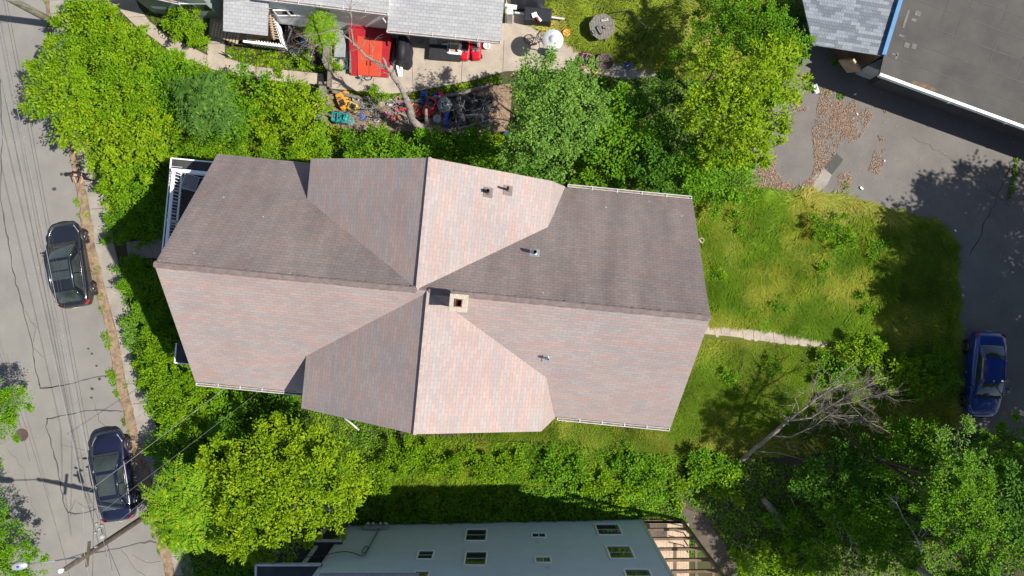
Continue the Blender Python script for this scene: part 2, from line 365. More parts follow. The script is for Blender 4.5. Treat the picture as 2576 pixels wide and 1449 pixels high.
def stems(base, blobs, r0, parent, nm, mat='barkd'):
    m = MB(); base = Vector(base); cx = sum(b[0] for b in blobs)/len(blobs); cy = sum(b[1] for b in blobs)/len(blobs)
    zt = max(b[2] for b in blobs); fork = Vector((base.x*.7+cx*.3, base.y*.7+cy*.3, zt*.42))
    r0 = r0*.62; m.tube([base+Vector((0, 0, -.1)), base+Vector((.02, .03, zt*.2)), fork], [r0*1.25, r0, r0*.8])
    for b in blobs:
        e = Vector((b[0], b[1], b[2]+b[4]*.3)); q = fork.lerp(e, .5)+Vector((random.uniform(-.15, .15), random.uniform(-.15, .15), .12))
        m.tube([fork, q, e], [r0*.42, r0*.26, r0*.08], 6)
        for k in range(3):
            a = random.uniform(0, 6.28); t = e+Vector((math.cos(a)*b[3]*.7, math.sin(a)*b[3]*.7, random.uniform(-.1, .5)*b[4]))
            m.tube([q.lerp(e, .4), q.lerp(t, .6)+Vector((0, 0, .1)), t], [r0*.25, r0*.15, r0*.04], 5)
    return m.build(nm, mat, parent)
def plant(name, label, cat, kind, spec, group, base=None, dens=1., wood='trunk', leafname='crown', mat='barkd'):
    bl = mkblobs(spec)
    if base is None:
        b = Vector((sum(q[0] for q in bl)/len(bl), sum(q[1] for q in bl)/len(bl), 0))
    else: b = P(*base)
    t = thing(name, label, cat, b, 0, group)
    C, D, N, L, Wd, T, Hh, mt = crown_pts(bl, kind, dens)
    leaves(leafname, C, D, N, L, Wd, T, Hh, mt, t)
    stems(b, bl, .035+.022*max(q[2] for q in bl), t, wood, mat); return t
def fronds(centres, mat, nf=9, fl=(.5, .85), ll=.13, name='crown', parent=None):
    C = []; D = []; N = []; L = []; T = []; Hh = []
    for (x, y, z) in centres:
        a0 = random.uniform(0, 6.28); tt = random.random()
        for k in range(nf):
            a = a0+6.283*k/nf+random.uniform(-.25, .25); F = random.uniform(*fl); up = random.uniform(.15, .5)
            dx, dy = math.cos(a), math.sin(a); np_ = 7; hh = random.random()
            for j in range(1, np_+1):
                s = j/np_; px = x+dx*F*s; py = y+dy*F*s; pz = z+F*(up*s-.55*s*s)
                for sd in (-1, 1):
                    q = a+sd*(1.25-.35*s); C.append((px, py, pz)); D.append((math.cos(q), math.sin(q), -.15)); N.append((random.uniform(-.2, .2), random.uniform(-.2, .2), 1))
                    L.append(ll*(1.15-.55*abs(s-.4))); T.append(.45*tt+.35*random.random()+.2*hh); Hh.append(.12*random.random() if random.random() < .88 else .6)
    C, D, N, L = map(np.array, (C, D, N, L))
    return leaves(name, C, D, N, L, L*.40, np.array(T), np.array(Hh), mat, parent)
def cover(name, label, cat, polys, kind, per, hmax, hole=None, hmin=.05, lay=.3):
    mt, L, Wd, *_ , ys = KIND[kind]; X = []; Y = []
    for p in polys:
        x, y = scatter(p, int(parea(p)*per)); X.append(x); Y.append(y)
    x = np.concatenate(X); y = np.concatenate(Y); n = len(x)
    h = hmin+(hmax-hmin)*(.55*vnoise(x, y, .8, 11)+.45*vnoise(x, y, 2.3, 12))
    e = vnoise(x, y, 4.5, 13); z = h*(.75+.5*e)-rng.random(n)*lay; z = np.maximum(z, .02+.05*rng.random(n))
    a = rng.uniform(0, 6.283, n); D = np.stack([np.cos(a), np.sin(a), rng.uniform(-.35, .35, n)], 1)
    gx = vnoise(x+.1, y, 2.3, 12)-vnoise(x-.1, y, 2.3, 12); gy = vnoise(x, y+.1, 2.3, 12)-vnoise(x, y-.1, 2.3, 12)
    N = np.stack([-gx*4, -gy*4, np.ones(n)], 1)+rng.normal(size=(n, 3))*.38
    T = .4*vnoise(x, y, 3.1, 15)+.2*vnoise(x, y, .5, 16)+.4*rng.random(n); Hh = ys*2.6*vnoise(x, y, 1.4, 17)**2+.12*rng.random(n)+np.where(rng.random(n) < .04, .4, 0)
    LL = L*rng.uniform(.6, 1.25, n); off = (x.mean(), y.mean(), 0)
    o = leaves(name, np.stack([x, y, z], 1), D, N, LL, LL*Wd/L, T, Hh, mt, None, off)
    return tag(o, label, cat, kind='stuff')
def grass(name, label, polys, per, ln=(.25, .5), wd=.022, lean=1.3, mat='grass', hueb=0., flow=.25, sw=7):
    X = []; Y = []
    for p in polys:
        x, y = scatter(p, int(parea(p)*per)); X.append(x); Y.append(y)
    x = np.concatenate(X); y = np.concatenate(Y); n = len(x)
    a = vnoise(x, y, flow, 21)*sw+vnoise(x, y, 1.1, 22)*2.6+rng.normal(size=n)*.6
    len_ = rng.uniform(*ln, n)*(.35+.7*vnoise(x, y, .7, 24)+.6*vnoise(x, y, 2.6, 29)); le = lean*(.5+vnoise(x, y, .9, 23))
    D = np.stack([np.cos(a)*le, np.sin(a)*le, .75+0*a], 1); N = np.stack([-np.cos(a), -np.sin(a), le], 1)+rng.normal(size=(n, 3))*.3
    T = .40*vnoise(x, y, .55, 25)+.4*vnoise(x, y, 2.4, 26)+.35*rng.random(n)-.05; Hh = np.clip(2.2*(vnoise(x, y, .42, 27)-.45)+.9*(vnoise(x, y, 1.7, 28)-.5)+hueb, 0, .9)*(.4+.8*rng.random(n))
    off = (x.mean(), y.mean(), 0)
    o = leaves(name, np.stack([x, y, .01+0*x], 1), D, N, len_, wd*rng.uniform(.7, 1.5, n), T, Hh, mat, None, off)
    return tag(o, label, 'grass', kind='stuff')
def twigpile(name, label, poly, n, h=.35, ln=(.2, .8)):
    x, y = scatter(poly, n); m = MB()
    for i in range(n):
        p = Vector((x[i], y[i], rng.uniform(.04, h))); a = rng.uniform(0, 6.28); l = rng.uniform(*ln); d = Vector((math.cos(a), math.sin(a), rng.uniform(-.15, .35)))*l
        q = p+d*.5+Vector((rng.normal()*.05, rng.normal()*.05, .04)); m.tube([p, q, p+d], [.012, .009, .004], 4, False)
        if i % 2: m.tube([q, q+Vector((math.cos(a+.7), math.sin(a+.7), .3))*l*.4], [.006, .003], 4, False)
    return tag(m.build(name, 'deadw'), label, 'twigs', kind='stuff')
def litter(name, label, polys, per, mat='dryleaf', size=.09, thr=2.8):
    X = []; Y = []
    for p in polys:
        x, y = scatter(p, int(parea(p)*per)); k = rng.random(len(x)) < np.clip(thr*(.6*vnoise(x, y, 1.6, 33)+.4*vnoise(x, y, 5., 34)-.18), 0, 1); X.append(x[k]); Y.append(y[k])
    x = np.concatenate(X); y = np.concatenate(Y); n = len(x); a = rng.uniform(0, 6.283, n)
    D = np.stack([np.cos(a), np.sin(a), rng.uniform(-.2, .4, n)], 1); N = np.array((0, 0, 1.))+rng.normal(size=(n, 3))*.4
    o = leaves(name, np.stack([x, y, .02+.05*rng.random(n)], 1), D, N, size*rng.uniform(.5, 1.3, n), size*.55, rng.random(n), (rng.random(n) < .2)*rng.random(n), mat, None, (x.mean(), y.mean(), 0))
    return tag(o, label, 'leaves', kind='stuff')
# ============================================================ SETTING
g = MB(); g.grid(lambda u, v: Vector(((u-.5)*260, (v-.5)*260, 0)), 26, 26, False); struct('ground', g, 'ground', org=(0, 0, 0))
RE = [(112, -400), (118, -60), (121, 0), (123, 60), (133, 117), (152, 230), (173, 357), (182, 400), (192, 457), (197, 483), (205, 526), (217, 613), (243, 723),
      (263, 796), (277, 850), (287, 910), (297, 966), (310, 1016), (333, 1116), (360, 1200), (387, 1333), (410, 1400), (420, 1449), (470, 1640), (560, 1950)]
LE = [(-330, -400), (-300, 0), (-225, 483), (-125, 966), (-70, 1200), (-8, 1449), (120, 1950)]
struct('road', flat(RE+LE[::-1], .004, .03), 'asphalt')
def dens(pl, st=16, j=2.2):
    r_ = random.Random(4); o = []
    for a, b in zip(pl[:-1], pl[1:]):
        n = max(1, int(math.dist(a, b)/st)); o += [(a[0]+(b[0]-a[0])*k/n+r_.uniform(-j, j), a[1]+(b[1]-a[1])*k/n) for k in range(n)]
    return o+[pl[-1]]
REJ = dens(RE, 14, 2.4)
def off(poly, a): return [(x+(a(y) if callable(a) else a), y) for x, y in poly]
wst = lambda y: 7 if y < 200 else (24 if y > 480 else 7+17*(y-200)/280)
struct('verge', flat(REJ+off(dens(RE, 12, 3.5), wst)[::-1], 0, .135), 'litter')
struct('sidewalk', flat(off(RE, wst)+off(RE, lambda y: wst(y)+48)[::-1], 0, .13), 'walk')
c = MB()      # expansion joints of the sidewalk
for i in range(2, len(RE)-1):
    a = P(RE[i][0]+wst(RE[i][1]), RE[i][1], .133); b = P(RE[i][0]+wst(RE[i][1])+48, RE[i][1]-3, .133); c.beam(a, b, .025, .004)
struct('sidewalk_joints', c, 'crackd')
lotp = [(1990, 40), (2700, -250), (3100, 200), (3100, 1180), (2700, 1120), (2480, 1090), (2402, 1080), (2412, 850), (2405, 650), (2385, 590), (2340, 556), (2230, 524), (2100, 492), (2000, 478), (1950, 490), (1885, 470), (1880, 390), (1940, 290), (1985, 180)]
struct('parking_lot', flat(dens(lotp+lotp[:1], 18, 4)[:-1], 0, .02), 'lot')
struct('concrete_path', flat([(262, -30), (270, 0), (300, 24), (343, 66), (377, 90), (443, 140), (517, 168), (570, 187), (644, 197), (777, 214), (818, 217), (812, 186), (727, 178), (644, 168), (566, 146), (566, 43), (530, 43), (522, 133), (523, 140), (493, 125), (430, 95), (377, 55), (350, 18), (330, -30)], 0, .05), 'concrete')
struct('patio', flat([(822, 222), (824, 180), (842, 60), (1270, 60), (1275, -40), (1340, -40), (1345, 75), (1420, 110), (1500, 150), (1480, 182), (1390, 175), (1270, 180), (1200, 200), (1060, 228), (980, 237), (860, 226)], 0, .06), 'concrete')
c = MB()
for a, b in (((517, 168), (522, 133)), ((644, 197), (644, 168)), ((727, 207), (727, 178)), ((1040, 232), (1034, 100)), ((1160, 208), (1165, 120)), ((936, 232), (940, 198)), ((566, 110), (528, 110)), ((443, 140), (470, 112)), ((1265, 180), (1268, 100))):
    c.beam(P(*a, .064), P(*b, .064), .02, .004)
struct('concrete_joints', c, 'crackd')
struct('entry_walk', flat([(318, 608), (420, 600), (520, 596), (520, 650), (420, 650), (325, 650)], 0, .06), 'walk')
# stepping path of broken slabs
pm = MB(); X0 = 1772
for i, (x0, x1, ya, yb, yc, yd) in enumerate([(1770, 1796, 817, 838, 820, 842), (1798, 1812, 820, 846, 822, 844), (1813, 1832, 815, 841, 818, 845), (1835, 1866, 818, 846, 822, 850), (1869, 1892, 828, 852, 826, 856), (1895, 1908, 830, 856, 832, 858), (1911, 1944, 828, 856, 830, 862), (1946, 1972, 832, 862, 834, 866), (1974, 2008, 834, 866, 838, 868), (2010, 2036, 840, 868, 846, 870), (2038, 2062, 848, 870, 856, 871), (2063, 2082, 857, 871, 862, 868)]):
    j = lambda: random.uniform(-1.5, 1.5)
    pts = [(x0+j(), ya+3), ((x0+x1)/2+j(), ya+j()-1), (x1-1, yc+j()), (x1+j(), (yc+yd)/2), (x1-3, yd+j()), ((x0+x1)/2+j(), yb+2+j()), (x0+2, yb+j()), (x0+j(), (ya+yb)/2)]
    q = [P(*p) for p in pts]; pm.prism([(p.x, p.y) for p in q], 0, .035+.004*(i % 3))
q = [P(*p) for p in ((1770, 821), (1800, 822), (1840, 821), (1900, 832), (1970, 835), (2020, 845), (2060, 852), (2080, 862), (2070, 868), (2020, 867), (1960, 863), (1900, 855), (1850, 847), (1770, 840))]; pm.prism([(p.x, p.y) for p in q], 0, .022)
struct('stepping_path', pm, 'concrete')
struct('dirt_path', flat([(1690, 1240), (1718, 1300), (1740, 1340), (1790, 1400), (1830, 1449), (1900, 1560), (1960, 1560), (1840, 1400), (1792, 1330), (1780, 1300), (1725, 1280), (1708, 1235)], 0, .012), 'dirt')
struct('bare_soil', flat([(2115, 1415), (2180, 1390), (2260, 1400), (2320, 1440), (2340, 1520), (2100, 1520)], 0, .012), 'dirt')
struct('play_yard', flat([(835, 232), (940, 255), (1040, 256), (1240, 216), (1290, 210), (1280, 330), (1100, 335), (830, 322), (812, 300), (829, 240)], 0, .02), 'litter')
struct('house_bed', flat([(640, -40), (650, 60), (715, 66), (760, 80), (815, 90), (815, 160), (700, 140), (700, 60)], 0, .02), 'litter')
struct('worn_ground', flat([(1470, 140), (1520, 150), (1640, 175), (1660, 190), (1580, 200), (1480, 185), (1400, 190)], 0, .03), 'walk')
# seams, cracks and manhole in the road
def crack(pts, w, z=.036, jit=2.2):
    m = MB(); p3 = []
    for i in range(len(pts)-1):
        a = pts[i]; b = pts[i+1]; n = max(2, int(math.dist(a, b)/14))
        for k in range(n):
            s = k/n; p3.append(P(a[0]+(b[0]-a[0])*s+random.uniform(-jit, jit), a[1]+(b[1]-a[1])*s+random.uniform(-jit, jit), z))
    p3.append(P(*pts[-1], z)); L = []; Rr = []
    for i, p in enumerate(p3):
        d = (p3[min(i+1, len(p3)-1)]-p3[max(0, i-1)]).normalized(); n = Vector((-d.y, d.x, 0)); ww = w*random.uniform(.5, 1.3)
        L.append(p+n*ww/2); Rr.append(p-n*ww/2)
    N = len(p3); m.add(L+Rr, [(i, i+N, i+1+N, i+1) for i in range(N-1)]); return m
cm = MB()
def addm(a, b): a.add(b.v, b.f); return a
for pts, ww in (([(0, 483), (20, 600), (33, 683), (60, 783), (77, 850), (97, 966), (101, 978), (172, 966), (230, 950), (283, 941)], .06),
                ([(118, 1053), (140, 1050), (215, 1033), (262, 1030), (308, 1036)], .07), ([(118, 1053), (116, 1070), (130, 1120), (146, 1180), (160, 1260), (172, 1290), (205, 1292), (243, 1280)], .07),
                ([(100, 966), (103, 978), (160, 970)], .05), ([(235, 1392), (310, 1375), (380, 1362), (400, 1364)], .07), ([(0, 200), (6, 330), (0, 483)], .05), ([(-40, 380), (-20, 483), (-6, 560)], .05)):
    addm(cm, crack(pts, ww))
struct('tar_seams', cm, 'tar')
cm = MB()
for pts, ww in (([(60, 783), (90, 820), (85, 870), (110, 900)], .02), ([(174, 1296), (190, 1260), (215, 1280), (240, 1270)], .02), ([(300, 1380), (330, 1410), (350, 1440), (365, 1449)], .018), ([(330, 1398), (380, 1420), (405, 1412)], .018),
                ([(90, 570), (110, 640), (100, 700)], .015), ([(230, 1000), (250, 1060), (300, 1100), (330, 1180)], .02), ([(20, 1130), (60, 1180), (90, 1300)], .015), ([(2545, 400), (2520, 470), (2490, 540), (2460, 600), (2440, 640)], .05), ([(2300, 345), (2420, 420), (2540, 520)], .015)):
    addm(cm, crack(pts, ww, .036 if pts[0][0] < 700 else .026, 4))
struct('cracks', cm, 'crackd')
st = MB()
for (x, y, r) in ((137, 475, 5), (92, 116, 4), (222, 877, 3), (231, 890, 3), (250, 953, 4), (243, 920, 3), (292, 905, 3), (290, 917, 2.5), (155, 438, 4), (231, 978, 4), (230, 1000, 3), (285, 940, 3)):
    q = [P(x+r*1.2*math.cos(a)*random.uniform(.7, 1.2), y+r*math.sin(a)*random.uniform(.7, 1.2), .034) for a in [6.283*k/11 for k in range(11)]]; st.add(q, [tuple(range(11))[::-1]])
struct('oil_stains', st, 'crackd')
mh = thing('manhole_cover', 'round rusty cast iron manhole cover in the grey street', 'manhole cover', P(55, 1094, .03))
m = MB(); m.lathe(P(55, 1094, .026), [(.36, 0), (.36, .012), (.335, .014), (.33, .006), (0.01, .006)], 28); m.build('frame', 'iron', mh)
m = MB()
for i in range(-5, 6):
    h = math.sqrt(max(0, .31**2-(i*.058)**2)); c = P(55, 1094, .042)
    m.box(c+Vector((i*.058, 0, 0)), (.022, 2*h, .01)); m.box(c+Vector((0, i*.058, .001)), (2*h, .022, .01))
m.build('cover_grid', 'iron', mh)
struct('asphalt_patch', flat([(2072, 420), (2098, 380), (2121, 402), (2092, 440)], .02, .026), 'tar')
struct('cement_spill', flat([(2040, 470), (2050, 440), (2072, 425), (2092, 440), (2080, 465), (2060, 485), (2045, 490)], .02, .025), 'walk')

# ============================================================ MAIN HOUSE
HOU = Vector((-3.15, -.13, 0)); HA = R(-5.5); HU = Vector((math.cos(HA), math.sin(HA), 0)); HV = Vector((-math.sin(HA), math.cos(HA), 0))
def H(u, v, z): return HOU+HU*u+HV*v+Vector((0, 0, z))
house = thing('brown_roofed_house', 'large house under a pink and brown shingled roof of crossing gables', 'house', HOU)
def hslab(name, pts, along, mat, th=.14): return MB().slab([H(*p) for p in pts], th, along).build(name, mat, house)
ZR, ZE = 11.0, 6.4
hslab('roof', [(-11.05, 0, ZR), (11.05, 0, ZR), (11.05, 5.3, ZE), (-11.05, 5.3, ZE)], HU, 'shinN')['label'] = 'dark stained north slope of the main roof'
hslab('roof', [(-11.05, 0, ZR), (11.05, 0, ZR), (11.05, -5.3, ZE), (-11.05, -5.3, ZE)], HU, 'shin')['label'] = 'pale pink south slope of the main roof'
zn = 10.97
hslab('gable_roof', [(-.6, .05, zn), (-.6, 5.25, zn), (-6.22, 5.25, 8.0), (-6.22, .05, 8.0)], HV, 'shin')['label'] = 'north gable slope turned to the street'
hslab('gable_roof', [(-.6, .05, zn), (-.6, 5.25, zn), (4.42, 5.25, 8.2), (4.42, .05, 8.2)], HV, 'shin')['label'] = 'north gable slope turned to the back yard'
hslab('gable_roof', [(-.15, -.05, zn), (-.15, -5.7, zn), (-5.58, -5.7, 8.05), (-5.58, -.05, 8.05)], HV, 'shin')['label'] = 'south gable slope turned to the street'
hslab('gable_roof', [(-.15, -.05, zn), (-.15, -5.7, zn), (5.0, -5.7, 8.1), (5.0, -.05, 8.1)], HV, 'shin')['label'] = 'south gable slope turned to the back yard'
hslab('roof_cheek', [(4.42, 3.15, 8.2), (4.42, 5.25, 8.2), (5.12, 5.32, 6.5)], HV, 'shin', .1)
hslab('roof_cheek', [(5.0, -3.35, 8.1), (5.0, -5.7, 8.1), (5.68, -5.36, 6.45)], HV, 'shin', .1)
m = MB(); m.beam(H(-11.06, 0, ZR+.03), H(-.6, 0, ZR+.03), .17, .05); m.beam(H(-.15, 0, ZR+.032), H(11.06, 0, ZR+.032), .17, .05); m.build('ridge_cap', 'ridge', house)
m = MB(); m.beam(H(-.6, 0, ZR+.02), H(-.6, 5.27, zn+.03), .12, .04); m.beam(H(-.15, 0, ZR+.025), H(-.15, -5.72, zn+.03), .12, .04); m.build('ridge_cap', 'ridgep', house)
def caps(a, b, wd, nm, mat, seed):          # overlapping cap shingles laid along a ridge
    rs = random.Random(seed); a = Vector(a); b = Vector(b); L = (b-a).length; d = (b-a)/L; m = MB(); s = 0; x = d.cross(Vector((0, 0, 1))).normalized()
    while s < L-.12:
        e = min(L, s+.2); j = rs.uniform(-.012, .012); z = rs.uniform(0, .01)-.02*math.sin(3.14*s/L); w = wd*rs.uniform(.88, 1.08)
        p, q = a+d*s+x*j, a+d*e+x*j; dr = Vector((0, 0, -w*.62)); U_ = Vector((0, 0, .035+z)); lo = Vector((0, 0, -.012))
        m.add([p+x*w+dr+U_+lo, p+U_+lo, p-x*w+dr+U_+lo, q+x*w+dr+U_, q+U_, q-x*w+dr+U_], [(0, 3, 4, 1), (1, 4, 5, 2), (3, 0, 1, 4), (2, 5, 4, 1)][:2]); s += .15
    return m.build(nm, mat, house)
caps(H(-11.06, 0, ZR+.03), H(-.6, 0, ZR+.03), .13, 'ridge_cap', 'ridge', 1); caps(H(-.15, 0, ZR+.03), H(11.06, 0, ZR+.03), .13, 'ridge_cap', 'ridge', 2)
# walls: a pentagonal body and the two gable bays
def gable_body(u0, u1, v0, v1, zt0, zt1, ridge_axis, ridge_pos, zr):
    m = MB()
    if ridge_axis == 'u':
        pr = [(v0, 0), (v1, 0), (v1, zt1), (ridge_pos, zr), (v0, zt0)]; vs = [H(u0, a, b) for a, b in pr]+[H(u1, a, b) for a, b in pr]
    else:
        pr = [(u0, 0), (u1, 0), (u1, zt1), (ridge_pos, zr), (u0, zt0)]; vs = [H(a, v0, b) for a, b in pr]+[H(a, v1, b) for a, b in pr]
    m.add(vs, [(0, 1, 2, 3, 4), (9, 8, 7, 6, 5)]+[(i, i+5, (i+1) % 5+5, (i+1) % 5) for i in range(5)]); return m
gable_body(-10.5, 10.5, -4.85, 4.85, 6.55, 6.55, 'u', 0, 10.7).build('wall', 'wallcream', house)
gable_body(-5.8, 4.0, .5, 5.0, 8.0, 8.15, 'v', -.6, 10.7).build('wall', 'wallcream', house)
gable_body(-5.2, 4.6, -5.3, -.5, 8.0, 8.05, 'v', -.15, 10.7).build('wall', 'wallcream', house)
def house_window(u, v, z, wu, hz, face):
    m = MB(); q = HU if face in 'ns' else HV; s = {'n': HV, 's': -HV, 'e': HU, 'w': -HU}[face]; c = H(u, v, z)
    f = MB(); 
    for a, b in (((-wu/2, -hz/2), (wu/2, -hz/2)), ((-wu/2, hz/2), (wu/2, hz/2)), ((-wu/2, -hz/2), (-wu/2, hz/2)), ((wu/2, -hz/2), (wu/2, hz/2)), ((-wu/2, 0), (wu/2, 0))):
        f.beam(c+s*.03+q*a[0]+Vector((0, 0, a[1])), c+s*.03+q*b[0]+Vector((0, 0, b[1])), .09, .09, s)
    o = f.build('window', 'white', house); m.add([c+s*.012+q*x*wu/2+Vector((0, 0, y*hz/2)) for x, y in ((-1, -1), (1, -1), (1, 1), (-1, 1))], [(0, 1, 2, 3)]); m.build('pane', 'glass', o)
for z in (1.8, 4.6):
    for u in (-8.6, 7, 9): house_window(u, 4.85, z, 1, 1.5, 'n'); house_window(u, -4.85, z, 1, 1.5, 's')
    for v in (-3, 0, 3): house_window(10.5, v, z, 1, 1.5, 'e')
house_window(-10.5, 0, 8.6, 1.2, 1.3, 'w'); house_window(-10.5, -3, 4.6, 1, 1.5, 'w'); house_window(-.6, 5.0, 8.6, 1.2, 1.2, 'n'); house_window(-.15, -5.3, 8.6, 1.2, 1.2, 's')
def gutter(a, b, parent, out, hook=True, mat='metalw', sz=.12):
    a = Vector(a); b = Vector(b); d = (b-a).normalized(); n = Vector(out).normalized(); m = MB(); U = Vector((0, 0, 1))
    m.beam(a+n*sz, b+n*sz, .03, sz); m.beam(a+n*.01-U*sz*.0, b+n*.01, .02, sz*.9); m.beam(a+n*sz*.5-U*sz*.5, b+n*sz*.5-U*sz*.5, sz, .02)
    for e in (a, b): m.beam(e+n*.0, e+n*(sz+.01), .03, sz)
    if hook:
        L = (b-a).length; k = int(L/1.25)
        for i in range(1, k+1): q = a+d*(L*i/(k+1)); m.beam(q-n*.12+U*.03, q+n*sz+U*.05, .035, .02)
    g = m.build('gutter', mat, parent)
    l = MB(); l.beam(a+n*sz*.5-U*sz*.36+d*.05, b+n*sz*.5-U*sz*.36-d*.05, sz*.7, .04); l.build('gutter_debris', 'litter', g); return g
gutter(H(5.25, 5.33, 6.36), H(11.0, 5.33, 6.36), house, HV)
gutter(H(-11.0, -5.33, 6.36), H(-5.9, -5.33, 6.36), house, -HV)
gutter(H(5.8, -5.33, 6.36), H(11.0, -5.33, 6.36), house, -HV)
m = MB(); m.tube([H(-5.95, -5.4, 6.3), H(-5.7, -5.2, 6.0), H(-5.7, -5.38, .3)], .05); m.build('downspout', 'metalw', house)
m = MB(); m.tube([P(866, 1052, .25), P(885, 1066, .2), P(903, 1082, .08)], .055); m.build('downspout', 'metalw', house)
# barge boards
m = MB()
for u in (-11.0, 11.0):
    for v in (-5.28, 5.28): m.beam(H(u, 0, ZR-.2), H(u, v, ZE-.2), .04, .18, HU)
    m.build('barge_board', 'offwhite', house); m = MB()
# chimney
chim = MB(); cc = P(1154, 762, 12.0); CC = Vector((cc.x, cc.y, 0))
def rot(c, x, y, z): return c+HU*x+HV*y+Vector((0, 0, z))
m = MB(); m.box(CC+Vector((0, 0, 10.95)), (.56, .52, 1.9), HA); ch = m.build('chimney', 'stone', house)
m = MB(); z0 = 12.02; o_ = .42; i_ = .19
for s, (cx, cy, sx, sy) in enumerate([(0, .245, .70, .19), (0, -.245, .70, .19), (.245, 0, .21, .30), (-.245, 0, .21, .30)]):
    m.box(CC+HU*cx+HV*cy+Vector((0, 0, z0+.06)), (sx, sy, .15), HA)
m.build('cap', 'stone', ch, bevel=.015)
m = MB()
for (cx, cy, sx, sy) in [(0, .135, .28, .03), (0, -.135, .28, .03), (.125, 0, .03, .24), (-.125, 0, .03, .24)]: m.box(CC+HU*cx+HV*cy+Vector((0, 0, z0+.1)), (sx, sy, .16), HA)
m.build('flue', 'flue', ch)
m = MB(); m.box(CC+Vector((0, 0, z0-.02)), (.27, .28, .03), HA); m.build('flue_floor', 'fluein', ch)
m = MB(); m.box(CC+Vector((0, -.02, 10.62)), (.66, .68, .03), HA, R(41)); m.build('flashing', 'ridge', ch)
# vent pipes
def rz_main(p, south):
    v = (p-HOU).dot(HV); return ZR-abs(v)*(ZR-ZE)/5.3
for i, (px, py, wing, hh, r) in enumerate(((1228, 483, 'n', .45, .075), (1278, 478, 'n', .75, .05), (1345, 635, 'm', .6, .075), (1377, 901, 'm', .5, .055))):
    z = 9.0
    for _ in range(12):
        p = P(px, py, z); u = (p-HOU).dot(HU); z = (zn-abs(u+.6)*(zn-8.2)/5.02) if wing == 'n' else rz_main(p, 0)
    vp = MB(); vp.lathe(Vector((p.x, p.y, z-.1)), [(r, 0), (r, hh+.1), (r*.75, hh+.1), (r*.75, hh-.1)], 16); o = vp.build('vent_pipe', 'black' if i != 3 else 'plume', house)
    fl = MB(); tilt = R(-41) if i == 3 else (R(41) if wing == 'm' else 0)
    fl.box(Vector((p.x, p.y-.02, z+.02)), (.42, .42, .012), HA, -tilt if i != 3 else tilt*-1, R(29) if wing == 'n' else 0)
    fl.build('boot_flashing', 'steel' if i > 1 else 'ridge', o)
    fl = MB(); fl.lathe(Vector((p.x, p.y, z-.02)), [(r*1.7, 0), (r*1.5, .08), (r*1.05, .14)], 14); fl.build('collar', 'steel' if i > 1 else 'ridge', o)
# street porch: lower roof with white railing, balcony floor behind it
ZP = 4.0
m = MB(); m.prism([(lambda q: (q.x, q.y))(H(u, v, 0)) for u, v in ((-14.35, -.4), (-14.35, 5.2), (-10.4, 5.2), (-10.4, -.4))], ZP-.25, ZP); m.build('porch_roof', 'blacktop', house)
m = MB(); m.prism([(lambda q: (q.x, q.y))(H(u, v, 0)) for u, v in ((-13.2, -4.85), (-13.2, -3.9), (-10.4, -3.9), (-10.4, -4.85))], ZP-.25, ZP); m.build('porch_roof', 'blacktop', house)
m = MB()
m.beam(H(-14.38, -.4, ZP-.02), H(-14.38, 5.24, ZP-.02), .06, .12); m.beam(H(-14.38, 5.24, ZP-.02), H(-10.5, 5.24, ZP-.02), .06, .12)
m.build('porch_trim', 'white', house); m = MB(); m.beam(H(-13.24, -4.88, ZP-.02), H(-13.24, -3.9, ZP-.02), .05, .12); m.beam(H(-13.24, -4.88, ZP-.02), H(-10.6, -4.88, ZP-.02), .05, .12); m.build('porch_trim', 'white', house)
m = MB()
for u, v in ((-14.1, -.3), (-14.1, 2.4), (-14.1, 5.0), (-12.9, -4.7)): m.box(H(u, v, 1.9), (.16, .16, 3.8), HA)
m.box(H(-12.3, 2.4, .35), (3.7, 5.3, .7), HA); m.box(H(-11.7, -4.3, .3), (2.5, .9, .6), HA); m.build('porch_post', 'white', house)
rl = MB(); sp = MB()
for (a, b) in (((-13.72, -.3), (-13.72, 4.55)), ((-13.72, 4.55), (-10.6, 4.55))):
    A = H(*a, ZP+.95); B = H(*b, ZP+.95); rl.beam(A, B, .15, .06); rl.beam(A-Vector((0, 0, .8)), B-Vector((0, 0, .8)), .08, .05)
    n = int((B-A).length/.16)
    for k in range(n+1): q = A.lerp(B, k/n); sp.beam(q-Vector((0, 0, .93)), q, .035, .035, HU)
for u, v in ((-13.72, 4.55), (-13.72, 2.1), (-13.72, -.3), (-10.7, 4.55)): rl.box(H(u, v, ZP+.52), (.14, .14, 1.06), HA)
r_ = rl.build('railing', 'white', house); sp.build('balusters', 'white', r_)
m = MB(); 
for k in range(9): m.beam(H(-14.35, .2+k*.58, ZP+.012), H(-13.8, .2+k*.58, ZP+.012), .03, .02)
m.build('roof_seam', 'offwhite', house)
# wire patio chair on the balcony
bt = thing('wire_patio_table', 'white wire mesh patio table on the balcony of the brown roofed house', 'table', P(479, 459, ZP))
c0 = P(479, 459, 0); c0 = Vector((c0.x*(HC-ZP-.6)/HC, c0.y*(HC-ZP-.6)/HC, 0))
bt.location = Vector((c0.x, c0.y, ZP)); m = MB(); s_ = .36
for k in range(-5, 6):
    q = R(-18); ux = Vector((math.cos(q), math.sin(q), 0)); uy = Vector((-math.sin(q), math.cos(q), 0)); B = c0+Vector((0, 0, ZP+.62))
    m.beam(B+ux*k*.068-uy*s_, B+ux*k*.068+uy*s_, .012, .012); m.beam(B+uy*k*.068-ux*s_, B+uy*k*.068+ux*s_, .012, .012)
m.build('mesh_top', 'metalw', bt)
m = MB(); pts = [B+ux*a*s_+uy*b*s_ for a, b in ((-1, -1), (1, -1), (1, 1), (-1, 1), (-1, -1))]
m.tube(pts, .018, 6); m.build('rim', 'metalw', bt)
